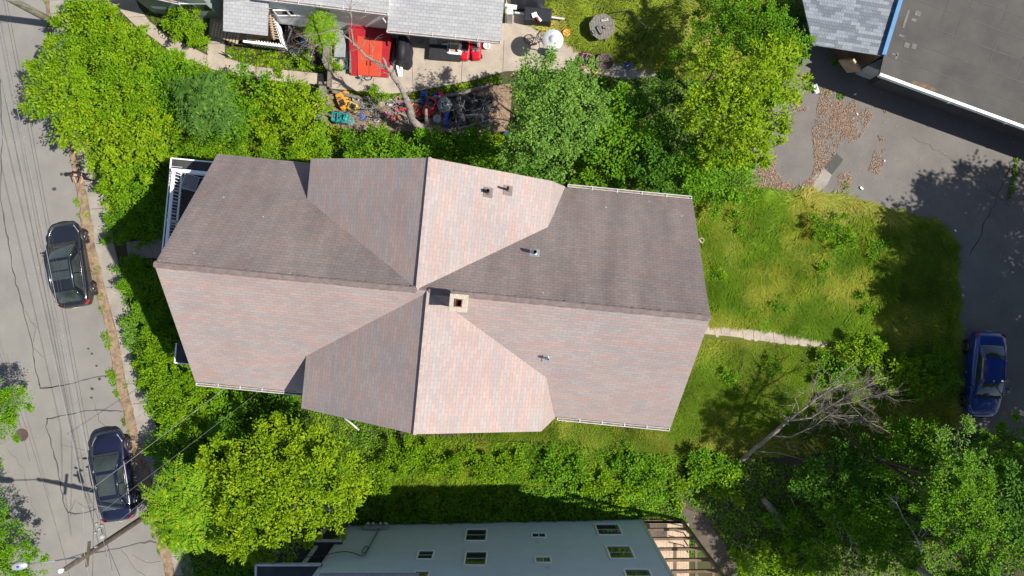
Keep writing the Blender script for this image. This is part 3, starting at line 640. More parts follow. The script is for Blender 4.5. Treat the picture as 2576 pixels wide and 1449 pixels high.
for a, b in ((-1, -1), (1, -1), (1, 1), (-1, 1)):
    m = MB(); m.tube([B+ux*a*s_+uy*b*s_, B+ux*a*s_*1.25+uy*b*s_*1.25-Vector((0, 0, .6))], .015, 6); m.build('leg', 'metalw', bt)

# ============================================================ BLUE-GREY SIDED HOUSE (bottom)
bh = thing('blue_grey_house', 'tall house with blue grey siding and many white framed windows', 'house', (-1, -18, 0))
NW = lambda x, z: Vector((x, -12.87-(7.19-x)*.0204, z))     # its north wall
x0, x1, ZB = -9.1, 7.19, 9.0
m = MB()
m.prism([(x0, NW(x0, 0).y), (x1, NW(x1, 0).y), (x1+.2, -24), (x0+.2, -24)], 0, ZB); m.build('wall', 'sidingblue', bh)
m = MB()       # clapboard courses
z = .18
while z < ZB-.05:
    a = NW(x0, z); b = NW(x1, z); m.add([a+Vector((0, .022, -.012)), b+Vector((0, .022, -.012)), b+Vector((0, .003, .11)), a+Vector((0, .003, .11)), a+Vector((0, .001, -.012)), b+Vector((0, .001, -.012))], [(0, 1, 2, 3)[::-1], (4, 5, 1, 0)[::-1]]); z += .118
m.build('clapboards', 'sidingblue', bh)
m = MB(); m.beam(NW(x1, 0)+Vector((-.04, .02, 0)), NW(x1, ZB)+Vector((-.04, .02, 0)), .14, .05, (0, 1, 0)); m.build('corner_board', 'offwhite', bh); m = MB(); m.beam(NW(x0, 0)+Vector((.05, .02, 0)), NW(x0, ZB)+Vector((.05, .02, 0)), .14, .05, (0, 1, 0)); m.build('corner_board', 'offwhite', bh)
m = MB(); m.slab([(x0-.4, -12.7, ZB+.02), (x1+.4, -12.5, ZB+.02), (x1+.5, -18.6, ZB+3), (x0-.4, -18.6, ZB+3)], .15, (1, 0, 0)); m.slab([(x0-.4, -24.5, ZB+.02), (x1+.4, -24.5, ZB+.02), (x1+.5, -18.6, ZB+3), (x0-.4, -18.6, ZB+3)], .15, (1, 0, 0)); m.build('roof', 'shingrey', bh)
def wallrect(xa, xb, ya, yb):       # plan pixels on that wall -> x and z ranges
    f = lambda y: HC*(1-(13.05*PX)/(y-724.5)); g_ = lambda x, z: (x-1288)/PX*(HC-z)/HC
    za, zb = f(ya), f(yb); zm = (za+zb)/2; return g_(xa, zm), g_(xb, zm), za, zb
for i, (a, b, c_, d_, typ) in enumerate([(1172, 1224, 1333, 1362, 1), (1170, 1224, 1390, 1424, 1), (1501, 1561, 1327, 1354, 1), (1530, 1591, 1383, 1415, 1), (1338, 1373, 1346, 1357, 2), (1347, 1386, 1407, 1421, 2), (1051, 1090, 1385, 1406, 1), (1040, 1078, 1437, 1462, 1), (1575, 1640, 1443, 1475, 1)]):
    xa, xb, za, zb = wallrect(a, b, c_, d_); f = MB(); y0 = NW((xa+xb)/2, 0).y+.035
    for (p, q) in (((xa, za), (xb, za)), ((xa, zb), (xb, zb)), ((xa, za), (xa, zb)), ((xb, za), (xb, zb))): f.beam((p[0], y0+.01, p[1]), (q[0], y0+.01, q[1]), .075, .05, (0, 1, 0))
    wo = f.build('window', 'white', bh)
    f = MB(); f.add([(xa, y0-.005, za), (xb, y0-.005, za), (xb, y0-.005, zb), (xa, y0-.005, zb)], [(0, 3, 2, 1)][::-1]); f.build('pane', 'glass', wo)
    f = MB(); zc = (za+zb)/2; xc = (xa+xb)/2
    if typ == 1: f.beam((xa+.05, y0+.006, zc), (xb-.05, y0+.006, zc), .035, .02, (0, 1, 0))
    else: f.beam((xc, y0+.006, za+.04), (xc, y0+.006, zb-.04), .045, .02, (0, 1, 0))
    f.build('sash_rail', 'offwhite', wo)
for (px, py) in ((1352, 1400-15), (1378, 1449-1)):
    xa, xb, za, zb = wallrect(px-4, px+4, py-31+13, py-27+13); m = MB(); m.box(((xa+xb)/2, -12.98, (za+zb)/2), (.2, .12, .18)); m.build('wall_vent', 'offwhite', bh, bevel=.02)
m = MB(); m.box((-7.4+.0, -13.02, .75), (1.3, .22, .5)); mt_ = m.build('meter_box', 'plume', bh, bevel=.02)
for k in range(4):
    m = MB(); m.tube([(-7.85+k*.28+(.12 if k > 1 else 0), -12.9, .8), (-7.85+k*.28+(.12 if k > 1 else 0), -12.76, .8)], .085, 14); m.build('meter', 'steel', mt_)
m = MB(); m.tube([(-7.2, -13.05, .95), (-7.2, -13.05, 4.6), (-7.25, -12.9, 4.9)], .045); m.build('conduit', 'plume', bh)
m = MB(); pts = [(-10.2, -12.8, 5.6)]
for k in range(22): s = k/21; pts.append((-9.2+1.9*s, -12.98, 4.95-.5*math.sin(s*3.14)*1.1-.0*s))
pts += [(-7.2, -12.97, 4.4), (-7.15, -12.97, 3.9), (-7.35, -12.97, 3.7), (-7.4, -12.97, 4.3), (-7.25, -12.95, 4.9)]; m.tube(pts, .022, 5); m.build('cable_loop', 'wired', bh)
# west porches with flat roofs and railings
def porch(xa, xb, ya, yb, z, nm='porch_roof'):
    m = MB(); m.box(((xa+xb)/2, (ya+yb)/2, z-.1), (xb-xa, ya-yb, .2)); m.build(nm, 'blacktop', bh)
    m = MB()
    for (p, q) in (((xa, ya), (xb, ya)), ((xa, ya), (xa, yb))): m.beam((*p, z+.0), (*q, z+.0), .08, .22)
    m.build('gutter', 'metalw', bh)
def rail(a, b, z, h=.95, nm='railing', mat='offwhite'):
    m = MB(); a = Vector((*a, z)); b = Vector((*b, z)); U = Vector((0, 0, h)); m.beam(a+U, b+U, .11, .06); m.beam(a+U*.12, b+U*.12, .06, .05)
    n = int((b-a).length/.17)
    for k in range(n+1): q = a.lerp(b, k/n); m.beam(q, q+U, .045, .045, (1, 0, 0))
    for q in (a, b): m.beam(q, q+U*1.12, .13, .13, (1, 0, 0))
    m.build(nm, mat, bh)
pa = P(690, 1360, 2.9); pb = P(862, 1356, 2.9); porch(pa.x, x0+.35, pa.y, pa.y-3.2, 2.9)
rail((pa.x+1.1, pa.y-1.25), (x0, pa.y-1.2), 2.9, 1.0)
rail((-11.9, pa.y+1.15), (x0-.05, pa.y+1.15), .6, .9); m = MB(); m.box((-11, pa.y+.5, .3), (3.8, 1.2, .6)); m.build('porch_floor', 'woodbrown', bh)
pc = P(645, 1420, 5.8); porch(pc.x, x0+.1, pc.y, pc.y-3.2, 5.8)
m = MB()
for x in (pa.x+.15, pa.x+2.0): m.box((x, pa.y-.2, 1.4), (.14, .14, 2.8))
for x in (pc.x+.15, pc.x+2.0): m.box((x, pc.y-.25, 4.3), (.14, .14, 2.8))
m.build('porch_post', 'offwhite', bh)
q = P(804, 1441, 7.4); q2 = P(1040, 1441, 7.4); m = MB(); m.slab([(q.x, q.y, 7.4), (q2.x+.25, q.y, 7.4), (q2.x, q.y-2, 8.2), (q.x, q.y-2, 8.2)], .12, (1, 0, 0)); m.build('porch_canopy', 'shingrey', bh)
# east deck frame
dk = thing('deck_tower', 'open timber deck frame of tan boards and brown beams beside the blue grey house', 'deck', (8.3, -14.5, 0))
m = MB()
for k in range(16): x = 7.26+.005+k*.155; m.box((x+.07, -16.6, .45), (.148, 7.3, .05))
m.build('deck_boards', 'woodtan', dk)
for z in (.75, 2.1, 3.45, 4.85, 6.2, 7.5):
    m = MB(); m.beam((7.27, -12.93, z-.65), (9.45, -12.90, z-.65), .12, .16); m.build('rail_beam', 'woodbrown', dk)
for (x, y) in ((9.42, -12.9), (9.42, -16.6), (9.42, -20)):
    m = MB(); m.box((x, y, 4), (.16, .16, 8)); m.build('post', 'woodbrown', dk)
m = MB()
for z in (3.0, 6.0): m.beam((9.42, -12.98, z), (9.42, -20, z), .12, .2)
for k in range(4): m.beam((9.42, -13.1-k*.35, .5), (9.42, -13.1-k*.35, 1.5), .05, .05, (1, 0, 0))
m.beam((8.35, -13.1, 3.02), (8.35, -20, 3.02), .14, .14); m.build('side_beam', 'woodbrown', dk)
for (x, y) in ((7.5, -13.6), (8.35, -14.5)): pass
m = MB(); m.box((7.9, -13.35, .50), (1.25, .75, .04)); m.build('door_mat', 'poled', dk)

# ============================================================ WHITE HOUSE (top)
wh = thing('white_sided_house', 'low white sided house with pale grey shingle roofs and a red cellar hatch', 'house', P(820, -10, 0))
yb_ = lambda px: 66+(px-715)*.10
A = P(625, 52); B = P(1000, 92)
m = MB(); m.prism([(A.x, A.y), (B.x, B.y), (B.x+1, B.y+8), (A.x+1, A.y+8)], 0, 3.4); m.build('wall', 'sidingwhite', wh)
def slope(nm, p0, p1, ze, run, rise, mat, th=.12, par=None):
    a = P(*p0, ze); b = P(*p1, ze); d = (b-a).normalized(); n = Vector((-d.y, d.x, 0))
    MB().slab([a, b, b+n*run+Vector((0, 0, rise)), a+n*run+Vector((0, 0, rise))], th, d).build(nm, mat, par or wh); return a, b, n
a, b, n = slope('roof', (640, -8), (976, 33), 3.5, 5, 1.9, 'shingrey'); gutter(a, b, wh, -n)
a, b, n = slope('porch_roof', (974, 76), (1259, 104), 2.75, 5, 1.2, 'shingrey'); gutter(a, b, wh, -n)
a, b, n = slope('canopy_roof', (561, 78), (672, 90), 2.75, 3.2, .7, 'shingrey')
m = MB()       # back porch wall and posts
q0 = P(1000, 110); q1 = P(1235, 118); m.prism([(q0.x, q0.y+1.1), (q1.x, q1.y+1.1), (q1.x+.8, q1.y+7), (q0.x+.8, q0.y+7)], 0, 2.6); m.build('wall', 'sidingwhite', wh)
for px, py in ((1030, 103), (1205, 123)):
    m = MB(); c = P(px, py); m.box((c.x, c.y, 1.3), (.12, .12, 2.6)); m.build('porch_post', 'white', wh)
m = MB(); m.tube([P(966, 35, 3.4), P(962, 45, 2.9), P(975, 62, 2.6), P(985, 80, 1.5), P(990, 98, .2)], .045); m.build('downspout', 'metalw', wh)
m = MB(); m.tube([P(727, 66, .8), P(735, 75, .5), P(722, 108, .1)], .05); m.build('downspout', 'metalw', wh)
for (x_, z_, wd) in ((706+48, 1.9, 1.4), (706, 1.9, .9)):
    c = P(x_, yb_(x_)-2, 0); m = MB(); yy = A.y+(c.x-A.x)*(B.y-A.y)/(B.x-A.x)-.03
    for dz in (-.35, .35): m.box((c.x, yy, z_+dz), (wd, .06, .07))
    for dx in (-wd/2, 0, wd/2): m.box((c.x+dx, yy, z_), (.06, .06, .7))
    o = m.build('window', 'white', wh); m = MB(); m.box((c.x, yy+.015, z_), (wd, .02, .7)); m.build('pane', 'glass', o)
# cellar hatch
ck = [P(*p) for p in ((885, 82), (994, 98), (990, 112), (978, 196), (884, 190))]
m = MB(); lo, hi = .18, .95
a, b, c_, d_ = P(884, 191), P(978, 197), P(993, 98), P(887, 82)
vs = [(a.x, a.y, .06), (b.x, b.y, .06), (c_.x, c_.y, .06), (d_.x, d_.y, .06), (a.x, a.y, lo), (b.x, b.y, lo), (c_.x, c_.y, hi), (d_.x, d_.y, hi)]
m.add(vs, [(0, 1, 5, 4), (1, 2, 6, 5), (2, 3, 7, 6), (3, 0, 4, 7), (4, 5, 6, 7)]); hx = m.build('cellar_hatch', 'crimson', wh)
hx['label'] = 'crimson cellar hatch with two orange red doors'
T4 = [Vector(v) for v in vs[4:]]
def hp(s, t_, up): return T4[0].lerp(T4[1], s).lerp(T4[3].lerp(T4[2], s), t_)+Vector((0, 0, up))
for s0, s1 in ((.2, .485), (.495, .8)):
    m = MB(); lo4 = [hp(s, t_, .012) for s, t_ in ((s0+(.0 if s0 > .3 else .0), .0), (s1, .0), (s1, .82), (s0, .82))]; hi4 = [v+Vector((0, 0, .04)) for v in lo4]
    m.add(lo4+hi4, [(0, 1, 5, 4), (1, 2, 6, 5), (2, 3, 7, 6), (3, 0, 4, 7), (4, 5, 6, 7), (3, 2, 1, 0)]); dd = m.build('hatch_door', 'reddoor', hx)
    m = MB(); sc_ = s1-.04 if s0 < .3 else s0+.04; m.tube([hp(sc_, .22, .06), hp(sc_, .24, .1), hp(sc_, .3, .1), hp(sc_, .32, .06)], .018, 6); m.build('handle', 'blackm', dd)
m = MB()
for k in range(2): m.beam(P(889+k*88, 84+k*12, 1.0), P(889+k*88, 84+k*12, 1.0)+Vector((.0, -.35, -.15)), .1, .06)
m.beam(T4[3]+Vector((0, .04, .05)), T4[2]+Vector((0, .04, .05)), .12, .08); m.build('hatch_trim', 'crimson', hx)
# west steps with white stringers and brown treads
st = thing('entry_steps', 'covered wooden entry steps with white side panel below the grey canopy', 'steps', P(640, 100))
c1 = P(556, 90, 0); m = MB()
for k in range(8):
    q = P(585+0*k, 92, 0); m.box((q.x+.16*k*1.3, q.y+.1, 1.05-.13*k if False else .15+.13*k), (.2, 1.05, .04), R(-10))
m.build('tread', 'woodtan', st)
m = MB(); q = P(672, 95, 0); m.box((q.x-.2, q.y+.9, .65), (1.6, 2.1, 1.3), R(-6)); m.build('landing', 'woodbrown', st)
m = MB()
for k in range(13): q = P(622+k*7.2, 99+k*1.0, 1.2); m.beam(q, q-Vector((0, 0, 1.0)), .05, .05, (1, 0, 0))
m.beam(P(612, 104, 1.25), P(716, 117, 1.25), .12, .07); m.beam(P(612, 104, .3), P(716, 117, .3), .06, .07); m.build('railing', 'white', st)
m = MB(); m.beam(P(716, 117, 1.25), P(697, 58, 1.25), .1, .07); m.beam(P(716, 117, .65), P(697, 58, .65), .04, 1.15); m.build('side_panel', 'sidingwhite', st)
m = MB()
for k in range(9): q = P(682+k*1.6, 45+k*6.4, 1.55); m.box(q, (.35, .05, .08), R(-8))
m.beam(P(680, 38, 1.5), P(690, 100, 1.5), .08, .08); m.build('lattice', 'woodtan', st)
m = MB()
for k in range(9): q = P(556+k*7.5, 88+k*2.6, 0); m.box((q.x, q.y, .95-.0*k), (.10, .75, .07), R(-12))
m.beam(P(553, 84, .9), P(590, 105, .9), .06, .06); m.build('slats', 'woodtan', st)
# green sided part
gw = thing('green_sided_annex', 'pale green sided house corner with a long window beside the shrub', 'house', P(460, -20))
m = MB(); q = [P(*p) for p in ((372, 14), (388, 34), (520, 46), (562, 46), (562, -120), (372, -120))]; m.prism([(p.x, p.y) for p in q], 0, 3.0); m.build('wall', 'sidinggreen', gw)
a, b, n = slope('roof', (330, -22), (452, 6), 3.3, 5, 1.8, 'blacktop', par=gw); gutter(a, b, gw, -n, False)
m = MB(); c = P(525, 44, 0); m.box((c.x, c.y-.02, 1.5), (1.6, .06, .9)); o = m.build('window', 'white', gw); m = MB(); m.box((c.x-.35, c.y-.06, 1.5), (.65, .03, .75)); m.box((c.x+.38, c.y-.06, 1.5), (.65, .03, .75)); m.build('pane', 'glass', o)
m = MB(); c = P(425, 37, 0); m.box((c.x, c.y-.0, 1.0), (.85, .1, .28), R(-6)); m.build('wall_box', 'white', gw, bevel=.02)
for k in range(2): m = MB(); c = P(482+k*10, 41+k, 0); m.lathe((c.x, c.y-.05, .9), [(.09, 0), (.09, .28), (.05, .3)], 12); m.build('meter', 'steel', gw)

# ============================================================ GARAGE and blue-shingled house (top right)
gr = thing('flat_roofed_garage', 'low garage with a wide dark rolled felt flat roof and white fascia', 'garage', P(2450, 100))
ZG = 3.0
rp = [P(*p, ZG) for p in ((2262, -30), (2213, 186), (2580, 320), (2900, 437), (2900, -260), (2300, -260))]
m = MB(); m.prism([(p.x, p.y) for p in rp], ZG-.12, ZG); m.build('roof', 'rolled', gr)
m = MB(); d = (rp[2]-rp[1]).normalized(); n = Vector((-d.y, d.x, 0))
m.beam(rp[1]-n*.05+Vector((0, 0, -.1)), rp[3]-n*.05+Vector((0, 0, -.1)), .07, .24); m.beam(rp[1]+Vector((0, 0, .02)), rp[3]+Vector((0, 0, .02)), .1, .05); m.build('fascia', 'white', gr)
wb = [p+n*.75-d*0 for p in rp[1:4]]; i0 = rp[1]+d*.9+n*.65
m = MB(); m.prism([(i0.x, i0.y), (wb[2].x, wb[2].y), (wb[2].x, wb[2].y+8), (i0.x-.5, i0.y+8)], 0, ZG-.15); m.build('wall', 'rolled', gr)
for s in (3.9, 7.0, 10.5, 14):
    m = MB(); m.beam(rp[1]+d*s+Vector((0, 0, -.18))-n*.12, rp[1]+d*s+n*.7+Vector((0, 0, -.22)), .1, .16)
    m.beam(rp[1]+d*s+n*.0+Vector((0, 0, -.2)), rp[1]+d*s+n*.68+Vector((0, 0, -.9)), .09, .09); m.build('bracket', 'offwhite', gr)
m = MB()        # seams and patches of the rolled roofing
for k in range(1, 7):
    a = rp[1]+n*k*1.05+d*.1; m.beam(a+Vector((0, 0, .003)), a+d*16+Vector((0, 0, .003)), .08, .007)
for (px, py) in ((2400, 100), (2490, 155), (2370, 50), (2560, 190), (2440, 20), (2520, 60)):
    a = P(px, py, ZG); m.beam(a+Vector((0, 0, .003)), a+n*1.05+Vector((0, 0, .003)), .06, .008)
m.build('seam', 'seam', gr)
m = MB()
for (px, py, sx, sy) in ((2279, 48, .12, .95), (2268, 90, .3, .1), (2299, 50, .25, .15), (2281, 114, .26, .26), (2299, 117, .24, .26), (2309, 34, .3, .26), (2256, 141, .12, .35), (2250, 137, .28, .1)):
    m.box(P(px, py, ZG+.008), (sx, sy, .012), R(-18))
m.build('patch', 'patch', gr)
m = MB(); q = [P(*p, ZG+.006) for p in ((2292, 206), (2300, 203), (2325, 210), (2352, 222), (2359, 229), (2345, 229), (2315, 220), (2293, 211))]; m.prism([(p.x, p.y) for p in q], ZG+.002, ZG+.012); m.build('roof_hole', 'woodbrown', gr)
m = MB(); q = P(2262, 205); m.prism([(lambda p: (p.x, p.y))(P(*p)) for p in ((2150, 186), (2212, 152), (2222, 200), (2216, 212))], 0, 1.4); m.build('side_wall', 'offwhite', gr)
sh = thing('blue_shingled_shed', 'shed roof of mottled blue grey shingles with a blue edge trim', 'shed', P(2130, 40))
zs = 3.4; a = P(2045, 113, zs); b = P(2216, 140, zs); c_ = P(2268, -30, zs+.5); e_ = P(2012, -30, zs+.5); f_ = P(2005, 45, zs)
MB().slab([a, b, c_, e_], .12, (b-a)).build('roof', 'shinblue', sh)
m = MB(); m.beam(b+Vector((.06, 0, .1)), c_+Vector((.06, 0, .1)), .2, .2); m.build('trim', 'bluetrim', sh)
m = MB(); q0, q1 = P(2150, 175), P(2205, 140)
m.prism([(lambda p: (p.x, p.y))(P(*p)) for p in ((2065, 108), (2140, 176), (2150, 184), (2190, 150), (2215, 20), (2030, 20))], 0, 2.85); m.build('wall', 'woodbrown', sh)
m = MB(); m.beam(P(2128, 150, 1.6), P(2150, 180, 1.2), .12, 1.0); m.build('gate_panel', 'woodtan', sh)
# ============================================================ CARS (local frame: +y is the nose)
def panel(c, nu, nv, bul, off=0., mu=0., mv=0., mu2=None, mv2=None):
    """curved patch through four corners (p00 p10 p11 p01); mu, mv trim it from the edges"""
    p00, p10, p11, p01 = [Vector(q) for q in c]; n = -(p10-p00).cross(p01-p00).normalized()
    mu2 = mu if mu2 is None else mu2; mv2 = mv if mv2 is None else mv2
    def f(u, v):
        u = mu+(1-mu-mu2)*u; v = mv+(1-mv-mv2)*v
        return p00.lerp(p10, u).lerp(p01.lerp(p11, u), v)+n*(bul*4*u*(1-u)*(.35+.65*4*v*(1-v))+off)
    return MB().grid(f, nu, nv)
def car(name, label, loc, yaw, paint, L, Wd, Ht, tail='hatch', glassroof=False, group='parked cars', sun=True):
    t = thing(name, label, 'car', loc, yaw, group); h = L/2; w = Wd/2
    sed = tail == 'sedan'
    #      y      halfwidth  deck height
    stn = [(h, .50, .50), (h-.05, .66, .58), (h-.18, .80, .68), (h-.42, .91, .77), (h-.85, .965, .86), (h-1.30, .98, .93), (h-1.55, .985, .97), (h-2.3, 1., .99), (h-3.0, 1., 1.0), (h-3.6, 1., 1.03),
           (-h+.95, .985, 1.05), (-h+.5, .95, 1.04 if sed else 1.06), (-h+.2, .88, 1.0 if sed else 1.02), (-h+.05, .77, .86), (-h, .62, .70)]
    rings = []
    for y, a, z in stn:
        hw = w*a; e = .10 if abs(y) > h-.3 else 0
        half = [(0, .24+e), (.78*hw, .24+e), (.95*hw, .32+e), (hw, .50+e*.4), (hw, .5+(z-.5)*.55), (.965*hw, z-.07), (.86*hw, z-.005), (.5*hw, z+.02), (0, z+.03)]
        rings.append([(x, y, zz) for x, zz in half]+[(-x, y, zz) for x, zz in half[-2:0:-1]])
    n = len(rings[0]); vs = [p for r_ in rings for p in r_]
    fs = [(i*n+k, (i+1)*n+k, (i+1)*n+(k+1) % n, i*n+(k+1) % n) for i in range(len(rings)-1) for k in range(n)]
    fs += [tuple(range(n)), tuple((len(rings)-1)*n+k for k in range(n))[::-1]]
    b = MB(); b.add(vs, fs, smooth=True); body = b.build('body', paint, t, world=False, sub=2)
    # cabin
    yf, yrf = h-1.28, h-2.08; yrr, yb = (-h+1.45, -h+.72) if sed else (-h+.95, -h+.32); zb = 1.0; zr = Ht-.03; wb, wr = w*.87, w*.655; wt = w*.62
    ym = (yrf+yrr)/2
    BL, BR, RL, RR = (-wb*.95, yf, zb-.04), (wb*.95, yf, zb-.04), (-wr*.96, yrf, zr-.05), (wr*.96, yrf, zr-.05)
    TL, TR, QL, QR = (-wr*.93, yrr, zr-.05), (wr*.93, yrr, zr-.05), (-wb*.86, yb, zb+.02), (wb*.86, yb, zb+.02)
    def shift(p, dz=0, dy=0): return (p[0], p[1]+dy, p[2]+dz)
    cab = MB()
    pans = {'w': ((BL, BR, RR, RL), .075), 'roof': ((RL, RR, TR, TL), .055), 'b': ((TL, TR, QR, QL), .06),
            'r': ((BR, QR, TR, RR), .03), 'l': ((QL, BL, RL, TL), .03)}
    for k, (c, bu) in pans.items():
        m = panel(c, 20, 12, bu); cab.add(m.v, m.f, smooth=True)
    for k in ((BR, RR), (BL, RL), (QR, TR), (QL, TL), (RR, TR), (RL, TL)): cab.tube([k[0], k[1]], .035, 6)
    cab.build('cabin', paint, t, world=False)
    panel(pans['w'][0], 16, 10, .075, .016, .035, .04).build('windshield', 'carglass', t, world=False)
    panel(pans['b'][0], 16, 10, .06, .016, .06, .05).build('rear_window', 'carglass', t, world=False)
    for sd in 'rl':
        for a0, a1 in ((.16, .50), (.53, .86)):
            if sd == 'l': a0, a1 = 1-a1, 1-a0
            panel(pans[sd][0], 10, 6, .03, .014, a0, .10, 1-a1, .10).build('side_window', 'carglass', t, world=False)
    m = MB()
    for sg in (-1, 1): m.tube([(sg*wb*.97, yf-.25, zb+.03), (sg*wb*1.0, 0, zb+.03), (sg*wb*.93, yb+.3, zb+.05)], .012, 5)
    m.build('window_trim', 'alloy', t, world=False)
    if glassroof:
        for a0, a1 in ((.06, .36), (.40, .66)): panel(pans['roof'][0], 14, 8, .055, .018, .08, a0, .08, 1-a1).build('sunroof', 'carglass', t, world=False)
    elif sun:
        panel(pans['roof'][0], 14, 8, .055, .016, .10, .08, .10, .12).build('sunroof', 'carglass', t, world=False)
        m = MB()
    for sg in (-1, 1):
        m = MB(); m.tube([(sg*wr*.97, yrf-.12, zr-.0), (sg*wr*.98, ym, zr+.02), (sg*wr*.95, yrr+.1, zr-.0)], .018, 6); m.build('roof_rail', 'alloy' if glassroof else 'blackm', t, world=False)
    for sg in (-1, 1):
        m = MB(); m.grid(lambda u, v: Vector((sg*(w*(.60+.29*u)), h-.16-.42*u**1.4-.13*v, .63+.10*v+.06*u)), 6, 2); m.build('headlight', 'lens', t, world=False, solid=.02)
        m = MB(); m.grid(lambda u, v: Vector((sg*(w*(.66+.27*u)), -h+.06+.20*u**1.4+.05*v, .82+.18*v)), 5, 2); m.build('taillight', 'redlens', t, world=False, solid=.02)
        m = MB(); m.box((sg*(w+.10), yf-.42, 1.03), (.20, .10, .14)); m.box((sg*(w-.02), yf-.40, .99), (.12, .05, .04)); m.build('mirror', paint, t, world=False, bevel=.03)
        for yy in (-.15, -1.1):
            m = MB(); m.box((sg*(w+.0), yy, .86), (.03, .18, .025)); m.build('door_handle', 'blackm', t, world=False, bevel=.008)
        for yy in (h-.90, -h+.92):
            ar = MB(); ar.tube([(sg*(w-.10), yy, .36), (sg*(w+.008), yy, .36)], .40, 24); ar.build('wheel_arch', 'black', t, world=False)
            wh_ = MB(); wh_.tube([(sg*(w-.14), yy, .34), (sg*(w-.02), yy, .34), (sg*(w+.015), yy, .34), (sg*(w+.02), yy, .34)], [.34, .34, .325, .22], 28); W_ = wh_.build('wheel', 'rubber', t, world=False)
            rm = MB(); rm.tube([(sg*(w+.012), yy, .34), (sg*(w+.026), yy, .34)], [.235, .225], 24); rm.build('rim_face', 'blackm', W_, world=False)
            rs = MB()
            for k in range(5):
                a = 6.283*k/5+.3
                for da in (-.13, .13): rs.beam((sg*(w+.03), yy+.05*math.cos(a), .34+.05*math.sin(a)), (sg*(w+.03), yy+.215*math.cos(a+da), .34+.215*math.sin(a+da)), .03, .012, (1, 0, 0))
            rs.tube([(sg*(w+.03), yy+.222*math.cos(a), .34+.222*math.sin(a)) for a in [6.283*k/20 for k in range(21)]], .012, 5); rs.build('rim', 'alloy', W_, world=False)
    m = MB(); m.grid(lambda u, v: Vector(((u-.5)*w*1.05, h+.008-.09*abs(2*u-1)**2, .36+.2*v)), 8, 2); m.build('grille', 'black', t, world=False, solid=.03)
    m = MB(); m.box((0, -h-.01, .72), (.33, .02, .16)); m.build('licence_plate', 'plate', t, world=False)
    # panel gaps: bonnet, doors
    m = MB()
    for sg in (-1, 1):
        m.tube([(sg*w*.60, h-.30, .765), (sg*w*.76, h-.8, .885), (sg*w*.80, h-1.22, .955)], .007, 4)
    m.tube([(-w*.60, h-.30, .765), (0, h-.22, .76), (w*.60, h-.30, .765)], .007, 4)
    m.build('bonnet_gap', 'black', t, world=False)
    m = MB(); m.box((0, yf+.05, .975), (w*1.5, .16, .03))
    for x in (-.45, .12): m.beam((x, yf+.02, 1.0), (x+.55, yf-.02, 1.04), .02, .02)
    m.build('wiper_cowl', 'black', t, world=False)
    return t
def carloc(px, py): return P(px, py, .0)
# image centre of each car body lies about .8 m above the road
def at(px, py, z): k = (HC-z)/HC/PX; return Vector(((px-1288)*k, (724.5-py)*k, .03))
car('parked_car', 'black car with a glass roof parked by the kerb before the brown roofed house', at(170, 666, .9), R(9.6), 'paintk', 4.72, 1.86, 1.62, 'hatch', True)
car('parked_car', 'dark navy car parked by the leaning utility pole and under the overhead wires', at(281, 1199, .85), R(9.2), 'paintn', 4.95, 1.88, 1.47, 'sedan')
car('parked_car', 'bright blue car parked in dappled shade on the back driveway', at(2482, 943, .8), R(180-3.5), 'paintb', 4.75, 1.84, 1.46, 'sedan', sun=False)

